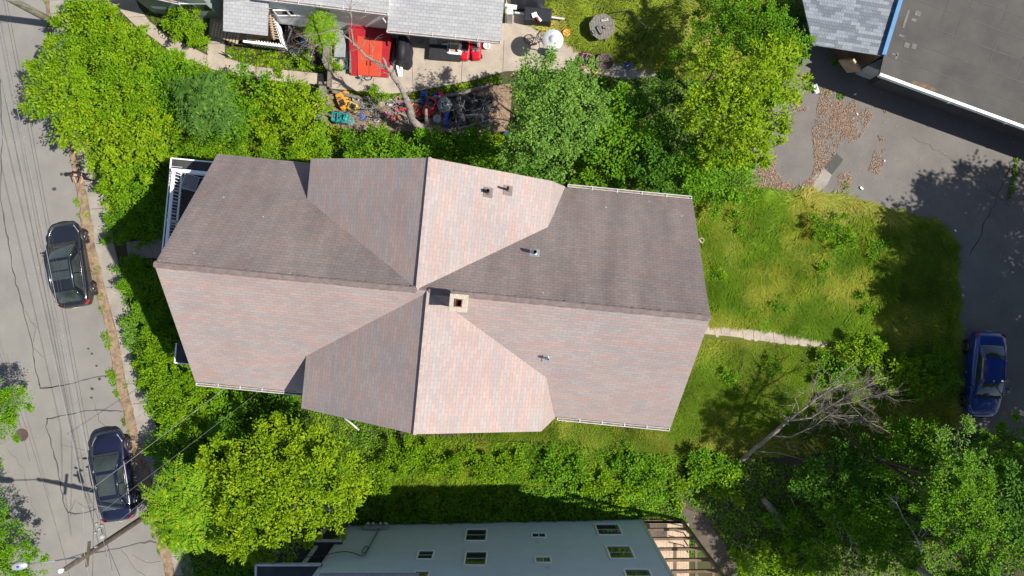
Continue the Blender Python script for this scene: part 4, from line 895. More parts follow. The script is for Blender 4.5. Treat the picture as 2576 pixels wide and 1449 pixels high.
# ============================================================ PERSON
def person(name, label, loc, yaw):
    t = thing(name, label, 'person', loc, yaw)
    J = {'pel': (0, 0, .93, .135), 'wst': (.01, 0, 1.08, .125), 'chs': (.05, 0, 1.30, .15), 'nck': (.09, 0, 1.47, .06), 'hd0': (.13, 0, 1.56, .075), 'hd1': (.155, 0, 1.66, .088), 'hd2': (.15, 0, 1.735, .06)}
    E = [('pel', 'wst'), ('wst', 'chs'), ('chs', 'nck'), ('nck', 'hd0'), ('hd0', 'hd1'), ('hd1', 'hd2')]
    for s, n in ((1, 'L'), (-1, 'R')):
        f = .16*s
        J.update({'hp'+n: (0, .10*s, .88, .095), 'kn'+n: (.06+f*.5, .12*s, .50, .062), 'an'+n: (f-.02, .12*s, .09, .042), 'to'+n: (f+.17, .14*s, .035, .034),
                  'sh'+n: (.06, .19*s, 1.40, .062), 'el'+n: (.10+.04*s, .27*s, 1.13, .042), 'wr'+n: (.33, .20*s, 1.02+.04*s, .03), 'pm'+n: (.39, .18*s, 1.02+.05*s, .034)})
        E += [('pel', 'hp'+n), ('hp'+n, 'kn'+n), ('kn'+n, 'an'+n), ('an'+n, 'to'+n), ('chs', 'sh'+n), ('sh'+n, 'el'+n), ('el'+n, 'wr'+n), ('wr'+n, 'pm'+n)]
        for k in range(5):
            a = 'f%d%s' % (k, n); b = 'g%d%s' % (k, n); dy = (.03-.017*k)*s if k else .045*s
            J[a] = (.44 if k else .40, .18*s+dy, 1.01+.05*s, .010); J[b] = ((.475-.006*abs(k-2)) if k else .43, .18*s+dy*1.15, .985+.05*s, .008); E += [('pm'+n, a), (a, b)]
    ks = list(J); me = bpy.data.meshes.new('body'); me.from_pydata([J[k][:3] for k in ks], [(ks.index(a), ks.index(b)) for a, b in E], [])
    o = bpy.data.objects.new('body', me); link(o, t); sk = o.modifiers.new('skin', 'SKIN'); sk.use_smooth_shade = True
    for i, k in enumerate(ks):
        r_ = J[k][3]; me.skin_vertices[0].data[i].radius = (r_, r_*(1.25 if k in ('chs', 'wst', 'pel') else 1)); me.skin_vertices[0].data[i].use_root = (k == 'pel')
    s_ = o.modifiers.new('sub', 'SUBSURF'); s_.levels = s_.render_levels = 1; me.materials.append(M['skin'])
    def cloth(nm, keys, edges, mat, infl, stop={}):
        me = bpy.data.meshes.new(nm); me.from_pydata([stop.get(k, J[k][:3]) for k in keys], [(keys.index(a), keys.index(b)) for a, b in edges], [])
        o = bpy.data.objects.new(nm, me); link(o, t); sk = o.modifiers.new('skin', 'SKIN'); sk.use_smooth_shade = True
        for i, k in enumerate(keys):
            r_ = J[k][3]+infl; me.skin_vertices[0].data[i].radius = (r_, r_*(1.3 if k in ('chs', 'wst', 'pel') else 1)); me.skin_vertices[0].data[i].use_root = (i == 0)
        s_ = o.modifiers.new('sub', 'SUBSURF'); s_.levels = s_.render_levels = 1; me.materials.append(M[mat])
    cloth('shirt', ['chs', 'wst', 'pel', 'shL', 'shR', 'elL', 'elR'], [('chs', 'wst'), ('wst', 'pel'), ('chs', 'shL'), ('chs', 'shR'), ('shL', 'elL'), ('shR', 'elR')], 'shirt', .022, {'elL': (.08, .24, 1.24), 'elR': (.07, -.24, 1.24)})
    cloth('trousers', ['pel', 'hpL', 'hpR', 'knL', 'knR', 'anL', 'anR'], [('pel', 'hpL'), ('pel', 'hpR'), ('hpL', 'knL'), ('hpR', 'knR'), ('knL', 'anL'), ('knR', 'anR')], 'pants', .018)
    m = MB(); m.grid(lambda u, v: Vector((.145-.012+.108*math.sin(v*2.0)*math.cos(u*6.283), .100*math.sin(v*2.0)*math.sin(u*6.283), 1.665+.125*math.cos(v*2.0)-(.0 if math.cos(u*6.283) < .3 else -.02))), 16, 8); m.build('hair', 'hair', t, world=False)
    for s in (1, -1):
        m = MB(); m.box((.14, .14*0+s*.12 if False else s*.13, .04), (.27, .095, .075)) if False else m.box(((.16*s)+.05, .13*s, .04), (.27, .095, .075)); m.build('shoe', 'black', t, world=False, bevel=.03)
        m = MB(); m.lathe((.238, s*.032, 1.675), [(.004, -.008), (.011, 0), (.004, .008)], 8); m.build('eye', 'black', t, world=False)
        m = MB(); m.lathe((.14, s*.098, 1.65), [(.01, -.03), (.016, 0), (.012, .03)], 8); m.build('ear', 'skin', t, world=False)
    m = MB(); m.add([(.235, -.012, 1.63), (.235, .012, 1.63), (.262, 0, 1.635), (.238, 0, 1.68)], [(0, 2, 1), (0, 3, 2), (1, 2, 3), (0, 1, 3)]); m.build('nose', 'skin', t, world=False)
    m = MB(); m.box((.236, 0, 1.603), (.01, .045, .01)); m.build('mouth', 'redtoy', t, world=False); return t
person('person', 'person in a dark shirt and black trousers standing at the kerb of the street', P(229, 447, .12), R(-100))

# ============================================================ POLES, WIRES, LAMP
def leanpole(name, label, b, t_, zt, r0, r1, mat):
    o = thing(name, label, 'utility pole', P(*b)); m = MB(); A_ = P(*b); B_ = P(*t_, zt)
    m.tube([A_-Vector((0, 0, .2)), A_.lerp(B_, .33), A_.lerp(B_, .66), B_], [r0, r0*.93, (r0+r1)/2, r1], 14); m.build('shaft', mat, o); return o, A_, B_
p1, a1, b1 = leanpole('utility_pole', 'thick weathered pale utility pole rising from the sidewalk at the top of the street', (150, 64), (-40, -38), 6.6, .20, .15, 'pole')
p1b, a1, b1 = p1, a1, P(-110, -88, 7.3)
p2, a2, b2 = leanpole('utility_pole', 'dark utility pole with street lamp arm and many wires behind the navy car', (408, 1270), (165, 1431), 8.3, .15, .11, 'poled')
U = Vector((0, 0, 1))
def pp(f): return a2.lerp(b2, f)
m = MB(); m.beam(pp(.80)+Vector((-.0, -.15, 0)), pp(.80)+Vector((.9, .35, 0)), .09, .11) if False else m.beam(pp(.82)+Vector((0, -.55, 0)), pp(.82)+Vector((.12, .6, 0)), .09, .11); m.build('crossarm', 'poled', p2)
arm0 = P(205, 1400, 7.3); arm1 = P(70, 1421, 8.0)
m = MB(); m.tube([arm0, arm0.lerp(arm1, .5)+Vector((0, .03, .12)), arm1], [.035, .03, .03], 8); m.tube([arm0-Vector((0, 0, .6)), arm0.lerp(arm1, .3)], .015, 6); arm = m.build('lamp_arm', 'steel', p2)
m = MB(); d = (arm1-arm0).normalized(); e = arm1+d*.62
def lampf(u, v):
    a = v*6.283; s = max(0., math.sin(u*3.1416))**.45*.17+.012; c_ = arm1.lerp(e, u); n = Vector((-d.y, d.x, 0)).normalized(); return c_+n*math.cos(a)*s+U*math.sin(a)*s*.42
m.grid(lampf, 14, 14); lh = m.build('lamp_head', 'steel', arm)
m = MB()
for k in range(7): c_ = arm1.lerp(e, .25+.09*k)+U*.072; n = Vector((-d.y, d.x, 0)).normalized(); m.beam(c_-n*.12, c_+n*.12, .012, .012)
m.build('cooling_fins', 'plume', lh)
m = MB(); m.lathe(arm1.lerp(e, .5)+U*.07, [(.045, 0), (.045, .06), (.03, .08)], 12); m.build('photocell', 'bluep', lh)
m = MB(); m.lathe(P(152, 1436, 8.5), [(.02, -.25), (.09, -.12), (.11, 0), (.09, .06), (.03, .09)], 14); m.tube([pp(1.0)-U*.1, P(152, 1436, 8.3)], .03, 6); m.build('insulator', 'white', p2)
for k, (px, py, z) in enumerate(((243, 1318, 5.9), (250, 1330, 5.9), (240, 1340, 5.9), (256, 1322, 5.8), (240, 1377, 6.2))):
    m = MB(); m.lathe(P(px, py, z), [(.03, -.12), (.07, -.06), (.05, 0), (.07, .05), (.02, .1)], 10); m.build('insulator', 'plume', p2)
m = MB(); m.tube([P(256, 1350, 5.6), P(256, 1350, 6.3)], .12, 12); m.build('splice_case', 'plume', p2)
def wire(pts, r, sag=.15, n=14):
    m = MB(); A_, B_ = Vector(pts[0]), Vector(pts[1]); m.tube([A_.lerp(B_, k/n)-U*sag*4*(k/n)*(1-k/n) for k in range(n+1)], r, 5); return m
WG = 'overhead wires strung along the street'
def addw(a, b, r, mat, label, sag=.15, group=WG):
    tag(wire((a, b), r, sag).build('overhead_wire', mat), label, 'wire', group)
N1 = P(148, 64)
def wl(xb, yb, z, xm, ym):          # a wire through two image points at height z, extended both ways beyond the frame
    a = P(xb, yb, z); b = P(xm, ym, z); d_ = (b-a).normalized(); return a-d_*.0, a+d_*34
for (xb, yb, z, xm, ym, r, mt, sag, lb) in (
    (207, 1226, 6.9, 33, 483, .012, 'wire', .0, 'pale upper wire, leftmost of the bright pair over the street'),
    (236, 1226, 6.4, 64, 483, .012, 'wire', 0, 'bright middle wire over the street running past the black car'),
    (262, 1368, 5.8, 81, 483, .014, 'wire', 0, 'bright twisted wire nearest the two dark cars'),
    (268, 1400, 5.6, 96, 483, .008, 'wired', 0, 'thin wire above the left side of the black car roof'),
    (283, 1440, 5.4, 104, 483, .008, 'wired', 0, 'thin wire closest to the parked cars on the kerb side')):
    a, b = wl(xb, yb, z, xm, ym); addw(a, b, r, mt, lb)
for (p, q, r, mt, lb) in (
    (P(262, 1368, 5.8), P(315, 1560, 6.0), .015, 'wire', 'thick wire continuing past the utility pole to the bottom edge'),
    (P(215, 1400, 7.0), P(240, 1560, 7.0), .011, 'wire', 'upper wire continuing from the lamp arm to the bottom edge'),
    (P(207, 1226, 6.9), P(213, 1402, 7.1), .013, 'wire', 'short wire segment between crossing wires and lamp arm'),
    (P(236, 1226, 6.4), P(232, 1478, 6.4), .010, 'wired', 'thin dark wire beside the pole crossarm'),
    (P(258, 1345, 5.7), P(330, 1520, 5.6), .012, 'wired', 'thin dark wire below the insulators at the pole')):
    addw(p, q, r, mt, lb, .02)
for (p, q, r, lb) in ((P(222, 1236, 6.6), H(-9.5, -5.2, 5.8), .011, 'bright service wire slanting from street wires to the brown roofed house'),
                   (P(240, 1300, 6.0), P(700, 948, 5.6), .0055, 'thin service wire slanting over the green bushes to the brown roofed house'),
                   (P(258, 1345, 5.8), P(455, 1180, 4.8), .006, 'short thin wire crossing the navy car'),
                   (P(205, 1268, 6.6), P(290, 1282, 6.4), .010, 'short cross wire over the navy car roof')):
    addw(p, q, r, 'wire', lb, .12, 'service wires from the pole to the house')
addw(P(-60, 700, 7.5), P(75, 1160, 7.0), .006, 'wired', 'single thin wire over the far left side of the street', .1, None)
addw(P(40, 1000, 7.2), P(175, 1449, 7.2), .007, 'wired', 'thin wire over the manhole side of the street', .1, None)
addw(P(-100, 2, 5.5), P(660, -6, 3.5), .010, 'wire', 'thin wire across the top of the street to the white sided house', .05, None)

# ============================================================ YARD THINGS
def t_at(name, label, cat, px, py, z=0, rz=0, group=None): return thing(name, label, cat, P(px, py, z), rz, group)
def cyl(m, c, r, h, n=14): return m.lathe(c, [(r, 0), (r, h)], n)
# yard sign
t = t_at('yard_sign', 'small white and green yard sign beside the concrete path', 'sign', 572, 140, .02, R(-25)); m = MB(); m.tube([(-.15, 0, 0), (-.15, 0, .5), (.3, 0, .55)], .012, 6); m.build('stake', 'blackm', t, world=False)
m = MB(); m.add([(-.14, 0, .1), (.3, 0, .06), (.22, 0, .52), (-.12, 0, .5)], [(0, 1, 2, 3)]); m.build('panel', 'white', t, world=False, solid=.02); m = MB(); m.add([(-.06, -.014, .2), (.18, -.014, .18), (.14, -.014, .34), (-.05, -.014, .33)], [(0, 1, 2, 3)]); m.build('green_patch', 'lf_mid', t, world=False)
# wooden fence between the lots
t = t_at('wooden_fence', 'weathered grey timber fence between the concrete path and the toy yard', 'fence', 818, 180)
for (a, b, z, wd_) in (((822, 85), (820, 158), .9, .35), ((820, 158), (830, 176), 1.0, .32), ((828, 178), (826, 218), 1.1, .14), ((812, 216), (803, 302), 1.0, .38)):
    m = MB(); A_, B_ = P(*a, z), P(*b, z); m.beam(A_, B_, wd_, .06); m.beam(A_-U*.3, B_-U*.3, wd_*.5, .55); m.build('rail', 'woodgrey', t)
for (x, y) in ((822, 85), (820, 158), (829, 177), (826, 216), (812, 216), (804, 300)):
    m = MB(); m.box(P(x, y, .5), (.14, .14, 1.1)); m.build('post', 'woodgrey', t)
t = t_at('retaining_wall', 'low timber edging between patio weeds and the toy yard', 'retaining wall', 1040, 250)
pts = [(838, 232), (890, 244), (940, 254), (1000, 258), (1040, 256), (1100, 247), (1160, 236), (1240, 214)]
m = MB()
for a, b in zip(pts[:-1], pts[1:]): m.beam(P(*a, .18), P(*b, .18), .16, .36)
m.build('timber', 'woodgrey', t)
t = t_at('pallet_stack', 'stack of broken grey timber slats by the fence beside the toys', 'timber pile', 825, 265)
for k in range(6):
    m = MB(); q = P(822+random.uniform(-6, 6), 240+k*9, .15+.05*k); m.box(q, (1.0, .12, .04), R(random.uniform(-40, 10)), R(6)); m.build('slat', 'woodgrey', t)
# grill under cover
t = t_at('covered_grill', 'barbecue grill under a black fabric cover on the patio', 'grill', 1021, 150); c = P(1022, 142); 
def gf(u, v):
    a = u*6.283; ex = .38+.08*math.sin(v*3)+.03*math.sin(a*7); ey = .78+.03*math.cos(a*5); sq = (abs(math.cos(a))**3+abs(math.sin(a))**3)**(-1/3)
    return Vector((c.x+math.cos(a)*sq*ex*(1-.14*v), c.y+math.sin(a)*sq*ey*(1-.10*v), .03+1.05*v-.12*(v > .9)*0))
m = MB(); m.grid(gf, 32, 6); m.add([gf(k/32, 1) for k in range(32)], [tuple(range(32))]); m.tube([(c.x-.1, c.y-.6, 1.08), (c.x-.05, c.y, 1.14), (c.x-.1, c.y+.65, 1.08)], [.22, .27, .22], 10); m.build('cover', 'tarp', t)
m = MB(); m.tube([(c.x-.47, c.y+.7, .8), (c.x-.52, c.y-.4, .8)], .06, 8); m.build('rolled_edge', 'black', t)
t = t_at('white_board', 'white plastic boards leaning on the patio beside the red hatch', 'board', 1005, 180); m = MB(); m.box(P(1002, 178, .25), (.12, .6, .04), R(8), R(20)); m.box(P(1009, 180, .22), (.16, .55, .04), R(-6), R(20)); m.build('board', 'white', t, bevel=.01)
# plastic toys
def toycar(label, px, py, rz, mat, L=1.1, Wd=.55, hh=.42, seat='black', group='children\'s ride-on toys'):
    t = thing('ride_on_toy', label, 'toy car', P(px, py, .05), R(rz), group); l = L/2; w_ = Wd/2; m = MB()
    st_ = [(l, .6, .24), (l-.08, .85, .34), (l*.35, .95, hh*.88), (l*.1, 1, hh), (-l*.6, 1, hh), (-l+.1, .92, hh), (-l, .7, hh*.6)]; rg = []
    for y, a, z in st_: rg.append([(-w_*a, y, .1), (w_*a, y, .1), (w_*a, y, z*.75), (w_*a*.8, y, z), (-w_*a*.8, y, z), (-w_*a, y, z*.75)])
    n = 6; m.add([p for r_ in rg for p in r_], [(i*n+k, (i+1)*n+k, (i+1)*n+(k+1) % n, i*n+(k+1) % n) for i in range(len(rg)-1) for k in range(n)]+[tuple(range(n)), tuple((len(rg)-1)*n+k for k in range(n))[::-1]], smooth=True)
    m.build('body', mat, t, world=False, bevel=.03)
    m = MB(); m.box((0, -l*.28, hh+.005), (Wd*.6, L*.32, .05)); m.box((0, -l*.62, hh+.1), (Wd*.6, .06, .22)); m.build('seat', seat, t, world=False, bevel=.02)
    m = MB(); m.tube([(.11*math.cos(a), l*.16+.03*math.sin(a), hh+.14+.1*math.sin(a)) for a in [6.283*k/12 for k in range(13)]], .014, 6); m.tube([(0, l*.16, hh+.14), (0, l*.3, hh-.02)], .014, 6); m.build('steering_wheel', 'black', t, world=False)
    m = MB(); m.add([(-w_*.7, l*.25, hh*.9), (w_*.7, l*.25, hh*.9), (w_*.55, l*.12, hh+.16), (-w_*.55, l*.12, hh+.16)], [(0, 1, 2, 3)]); m.build('windscreen', 'plume', t, world=False, solid=.015)
    for sx in (-1, 1):
        for yy in (l*.6, -l*.6):
            m = MB(); m.tube([(sx*(w_-.06), yy, .12), (sx*(w_+.03), yy, .12)], .12, 14); m.build('wheel', 'rubber', t, world=False)
    return t
toycar('orange ride-on toy lying nearest the timber pile in the toy yard', 862, 257, 25, 'orange', 1.0, .5)
toycar('yellow orange ride-on toy just right of the orange one in the toy yard', 886, 270, 60, 'yellow', .9, .5)
toycar('teal green ride-on toy tub at the lower corner of the toy yard', 857, 298, 85, 'teal', 1.0, .62, .35, 'teal')
toycar('red ride-on toy under the dead tree trunk in the toy yard', 1012, 272, 100, 'redtoy', .8, .45)
toycar('large crimson ride-on toy beside the grey disc in the toy yard', 1082, 272, 150, 'redtoy', 1.1, .6)
toycar('blue ride-on toy at the upper edge of the toy yard', 1068, 248, 0, 'bluep', .7, .45, .35)
toycar('red sports ride-on toy, left of the pair parked by the house wall', 1171, 130, 175, 'redtoy', 1.15, .55, .38)
toycar('red sports ride-on toy, right of the pair parked by the house wall', 1198, 128, 182, 'redtoy', 1.2, .6, .38)
toycar('white topped dark ride-on toy parked left of the red pair', 1137, 128, 85, 'white', 1.25, .7, .45, 'woodtan')
toycar('magenta ride-on toy in shade beside the round fire pit', 1476, 150, 70, 'pinkp', .8, .5)
toycar('dark pink ride-on toy in shade lower left of the fire pit', 1467, 166, 120, 'pinkp', .7, .4)
t = t_at('storage_bench', 'dark grey storage bench along the patio under the toy cars', 'bench', 1120, 133); m = MB(); q = P(1120, 135, .2); m.box(q, (1.7, .75, .4), R(-4)); m.build('box', 'blackm', t, bevel=.03); m = MB(); m.box(q+U*.22, (1.75, .8, .05), R(-4)); m.build('lid', 'black', t, bevel=.02)
t = t_at('play_disc', 'round grey plastic disc with a dark mark in the toy yard', 'disc', 1118, 264); m = MB(); cyl(m, P(1118, 264, .45), .42, .06, 10); m.build('disc', 'plume', t)
m = MB(); q = P(1118, 264, .53); m.tube([q+Vector((.12*math.cos(a), .16*math.sin(a), 0)) for a in [k*.5 for k in range(9)]], .025, 5); m.tube([q+Vector((-.15, -.1, 0)), q+Vector((.1, .15, 0))], .02, 5); m.build('mark', 'black', t)
m = MB(); cyl(m, P(1118, 264, .05), .06, .4); m.build('stem', 'blackm', t)
t = t_at('black_tarpaulin', 'large crumpled black tarpaulin spread over the shaded end of the toy yard', 'tarpaulin', 1180, 275)
q0 = P(1133, 240); q1 = P(1235, 322)
m = MB(); m.grid(lambda u, v: Vector((q0.x+(q1.x-q0.x)*u+.1*math.sin(v*7), q0.y+(q1.y-q0.y)*v+.1*math.sin(u*6), .12+.42*vnoise([u*5], [v*5], 1., 5)[0]*min(1, 6*u*(1-u)+.2)*min(1, 6*v*(1-v)+.2)+.06*vnoise([u*16], [v*14], 1., 8)[0])), 30, 26); m.build('sheet', 'tarp', t)
t = t_at('blue_tube', 'blue plastic tube lying along the edge of the black tarpaulin', 'toy tube', 1122, 300); m = MB(); m.tube([P(1126, 279, .3), P(1122, 300, .32), P(1124, 322, .25)], .13, 12); m.build('tube', 'bluep', t)
# bits of toys
for (px, py, mt, lb, k) in ((918, 263, 'plume', 'white and grey toy jumble in leaf litter by the yellow toy', 0), (905, 282, 'bluep', 'blue toy piece below the yellow ride-on toy', 1), (975, 288, 'pinkp', 'pink toy piece under the dead branches', 2), (983, 260, 'offwhite', 'white toy dish behind the red ride-on toy', 3), (1035, 258, 'orange', 'orange toy loop beside the dead trunk', 0), (1100, 243, 'bluep', 'blue toy piece with red near the grey disc', 1), (1050, 292, 'redtoy', 'dark red toy piece at the dead trunk base', 2), (1093, 268, 'plume', 'small round grey toy near the crimson ride-on', 3), (938, 275, 'plume', 'pale toy frame among dead twigs', 0), (1276, 341, 'bluep', 'bright blue scrap at the end of the fallen branch', 1),
    (1497, 178, 'yellow', 'yellow toy ring in shade under the fire pit', 0), (1579, 166, 'bluep', 'blue toy hoop in the shaded grass', 0), (1424, 84, 'orange', 'orange and teal toy beside the patio heater', 3)):
    t = t_at('plastic_toy', lb, 'toy', px, py, .06, random.uniform(0, 6), 'small plastic toys strewn about'); m = MB()
    if k == 0: m.tube([(.16*math.cos(a), .14*math.sin(a), .08) for a in [6.283*j/12 for j in range(12)]], .045, 7)
    elif k == 1: m.lathe((0, 0, 0), [(.17, 0), (.2, .2), (.17, .2), (.15, .05), (.01, .05)], 12)
    elif k == 2: m.box((0, 0, .1), (.35, .18, .2)); m.box((.1, .08, .22), (.12, .22, .1), .5)
    else: m.lathe((0, 0, .02), [(.05, 0), (.18, .06), (.22, .12), (.16, .1), (.02, .05)], 12)
    m.build('body', mt, t, world=False)
    m = MB(); m.tube([(-.12, -.06, .06), (.02, .02, .2), (.16, .08, .08)], .02, 6); m.build('handle', 'offwhite', t, world=False)
for (px, py, mt, lb, k) in ((870, 240, 'orange', 'orange scrap of toy at the timber pile top', 3), (896, 250, 'offwhite', 'pale toy wheel above the yellow ride-on toy', 0), (915, 297, 'bluep', 'navy toy box under the branch below the yellow toy', 2), (930, 255, 'plume', 'grey tub among twigs near the timber edging', 1), (948, 300, 'offwhite', 'white toy frame amid twigs in the yard middle', 0), (960, 262, 'woodtan', 'tan toy block near the timber edging', 2), (995, 300, 'crimson', 'crimson toy tub left of the dead trunk', 1), (1000, 252, 'pinkp', 'pink ring above the red ride-on toy', 0), (1045, 275, 'redtoy', 'bright red toy hoop right of the dead trunk', 0), (1062, 300, 'black', 'black bucket at the foot of the broken stump', 1), (1100, 300, 'offwhite', 'pale toy dish by the blue tube', 3), (1110, 240, 'redtoy', 'small red block above the grey disc', 2), (843, 285, 'black', 'black tub beside the teal ride-on toy', 1), (880, 305, 'teal', 'teal lid right of the teal ride-on toy', 3), (1140, 118, 'black', 'black pot under the roof edge above the white ride-on toy', 1), (1060, 105, 'plume', 'grey tub under the roof edge beside the covered grill', 1), (1090, 106, 'offwhite', 'white bowl under the roof edge', 3), (1225, 118, 'white', 'white bucket by the porch post', 1)):
    t = t_at('plastic_toy', lb, 'toy', px, py, .06, random.uniform(0, 6), 'small plastic toys strewn about'); m = MB()
    if k == 0: m.tube([(.17*math.cos(a), .15*math.sin(a), .08) for a in [6.283*j/12 for j in range(13)]], .035, 7)
    elif k == 1: m.lathe((0, 0, 0), [(.15, 0), (.2, .25), (.18, .25), (.14, .05), (.01, .05)], 12)
    elif k == 2: m.box((0, 0, .12), (.34, .24, .22)); m.box((.06, .04, .27), (.16, .14, .1), .5)
    else: m.lathe((0, 0, .02), [(.05, 0), (.18, .06), (.24, .12), (.17, .1), (.02, .05)], 12)
    m.build('body', mt, t, world=False)
    m = MB(); m.tube([(-.14, -.06, .1), (.02, .02, .26), (.16, .08, .12)], .018, 6); m.build('handle', 'plume', t, world=False)
# patio heater
t = t_at('patio_heater', 'tall patio heater with a wide round silver reflector', 'patio heater', 1378, 124)
q = P(1391, 99, 2.2); q.z = 0; t.location = q; m = MB(); m.lathe(q, [(.23, 0), (.23, .1), (.2, .75), (.05, .8)], 18); m.build('base', 'steel', t); m = MB(); cyl(m, q+U*.8, .03, 1.15); m.build('pole', 'steel', t)
m = MB(); m.lathe(q, [(.08, 1.75), (.1, 2.05), (.06, 2.1)], 14); m.build('burner', 'steel', t); m = MB(); m.lathe(q, [(.56, 2.12), (.55, 2.135), (.3, 2.22), (.18, 2.25), (.16, 2.30), (.08, 2.33), (.02, 2.36)], 32); m.build('reflector', 'offwhite', t)
# bicycle
def bicycle(label, px, py, rz, mat, s=.62, flatdown=False, z=.06):
    t = thing('bicycle', label, 'bicycle', P(px, py, z), R(rz), 'bicycles in the yard'); m_ = Matrix.Rotation(R(75) if flatdown else R(12), 3, 'X'); T_ = lambda x, z: m_@Vector((x*s, 0, z*s))+Vector((0, 0, .03))
    for x in (-.5, .5):
        m = MB(); m.tube([T_(x+.33*math.cos(a), .34+.33*math.sin(a)) for a in [6.283*k/20 for k in range(21)]], .02, 6); W_ = m.build('wheel', 'rubber', t, world=False)
        m = MB()
        for k in range(6): a = 3.1416*k/6; m.tube([T_(x+.32*math.cos(a), .34+.32*math.sin(a)), T_(x-.32*math.cos(a), .34-.32*math.sin(a))], .004, 4)
        m.build('spokes', 'steel', W_, world=False)
    m = MB(); pts = {'bb': (-.06, .32), 'st': (-.18, .8), 'hd': (.33, .82), 'rw': (-.5, .34), 'fw': (.5, .34)}
    for a, b in (('bb', 'st'), ('st', 'hd'), ('hd', 'bb'), ('bb', 'rw'), ('rw', 'st'), ('hd', 'fw')): m.tube([T_(*pts[a]), T_(*pts[b])], .016, 6)
    m.build('frame', mat, t, world=False); m = MB(); m.box(T_(-.2, .88), (.2, .1, .05)); m.build('saddle', 'black', t, world=False, bevel=.02)
    m = MB(); m.tube([T_(.33, .82)+Vector((0, 0, 0)), T_(.3, .98)], .012, 6); m.tube([T_(.28, 1.0)+Vector((0, -.22, 0)), T_(.31, .98), T_(.28, 1.0)+Vector((0, .22, 0))], .014, 6); m.build('handlebar', 'blackm', t, world=False); return t
bicycle('dark child bicycle lying on the patio beside the black covered box', 1345, 83, 15, 'blackm', .8, True)
bicycle('child bicycle on its side by the red cellar hatch', 920, 180, -30, 'steel', .6, True)
bicycle('small bicycle fallen in the grass between the steps and the fence', 770, 130, 20, 'steel', .62, True)
# covered box, pallet and shelf top middle
t = t_at('covered_box', 'large box under a black plastic sheet beside the patio bicycle', 'covered box', 1354, 52); q = P(1352, 50); m = MB(); m.box(q+U*.4, (1.5, .75, .8), R(-4)); m.build('sheet', 'tarp', t, bevel=.06)
t = t_at('covered_pile', 'pile under black plastic sheeting at the top edge beside the grey roof', 'covered pile', 1330, 10); q = P(1325, 0); m = MB(); m.grid(lambda u, v: Vector((q.x-.9+1.9*u, q.y-.7+1.8*v, .1+.7*min(1, 5*u*(1-u))*min(1, 5*v*(1-v))+.15*vnoise([u*9], [v*9], 1., 4)[0])), 20, 20); m.build('sheet', 'tarp', t)
t = t_at('toy_blaster', 'white and red toy lying on top of the black covered box', 'toy', 1352, 45); q = P(1356, 47, .86); m = MB(); m.box(q, (.35, .13, .1), R(-50)); m.box(q+Vector((-.25, .2, .0)), (.3, .25, .12), R(20)); m.build('body', 'white', t, bevel=.03); m = MB(); m.box(q+Vector((-.08, -.02, .03)), (.2, .1, .12), R(-50)); m.build('grip', 'redtoy', t, bevel=.02)
t = t_at('timber_frame', 'pale timber frame between the grey roof and the covered boxes', 'timber frame', 1285, 40); m = MB(); m.beam(P(1270, 15, 1.0), P(1300, 19, 1.0), .25, .06); m.beam(P(1276, 36, .7), P(1290, 37, .7), .5, 1.3); m.beam(P(1295, 32, .4), P(1420, 48, .35), .09, .09); m.build('beam', 'offwhite', t)
# octagonal table
q = P(1515, 67, .74); q.z = 0
t = thing('octagonal_table', 'grey weathered octagonal picnic table on the long grass', 'table', q); m = MB()
m.prism([(q.x+.74*math.cos(R(22.5+8+45*k)), q.y+.74*math.sin(R(22.5+8+45*k))) for k in range(8)], .70, .745); tt_ = m.build('tabletop', 'woodgrey', t)
m = MB()
for k in range(-4, 5):
    yy = k*.148+.01; h_ = min(.68, .68-max(0, abs(yy)-.28)); m.beam(q+Matrix.Rotation(R(98), 3, 'Z')@Vector((-h_, yy, .747)), q+Matrix.Rotation(R(98), 3, 'Z')@Vector((h_, yy, .747)), .012, .005)
m.build('plank_gaps', 'poled', tt_)
for a in (R(28), R(118)):
    m = MB(); d_ = Vector((math.cos(a), math.sin(a), 0)); m.beam(q-d_*.5+U*.68, q+d_*.5+U*.68, .09, .07)
    for s in (-1, 1): m.beam(q+d_*s*.45+U*.66, q+d_*s*.6+U*.02, .09, .05)
    m.build('leg', 'woodgrey', t)
for (px, py, mt, sx, sy, a, lb) in ((1506, 77, 'black', .50, .14, -60, 'long black tray on the octagonal table'), (1491, 81, 'black', .2, .16, -50, 'small dark box beside the long tray on the octagonal table'), (1519, 69, 'blackm', .16, .16, 0, 'dark round tin on the octagonal table'), (1521, 51, 'offwhite', .38, .1, 10, 'pale tool lying near the top of the octagonal table')):
    o = thing('table_item', lb, 'box', P(px, py, .76), R(a)); m = MB(); m.box((0, 0, .03), (sx, sy, .06)); m.build('body', mt, o, world=False, bevel=.012); m = MB(); m.box((0, 0, .07), (sx*.7, sy*.3, .02)); m.build('grip', 'plume' if mt != 'offwhite' else 'black', o, world=False)
t = t_at('garden_canopy_stand', 'thin black metal canopy frame standing in the tall grass', 'frame', 1600, 60); m = MB(); pa_ = [P(1564, 38, .9), P(1577, 27, 1.4), P(1631, 72, 1.4), P(1612, 104, .1)]
m.tube(pa_, .028, 6); m.tube([P(1520, 36, .6), P(1577, 27, 1.4)], .025, 6); m.tube([P(1631, 72, 1.4), P(1598, 82, .4)], .025, 6); m.tube([P(1577, 27, 1.4), P(1566, 52, .05)], .028, 6); m.tube([P(1516, 0, .6), P(1506, 36, .5)], .012, 5); m.build('tube_frame', 'blackm', t)
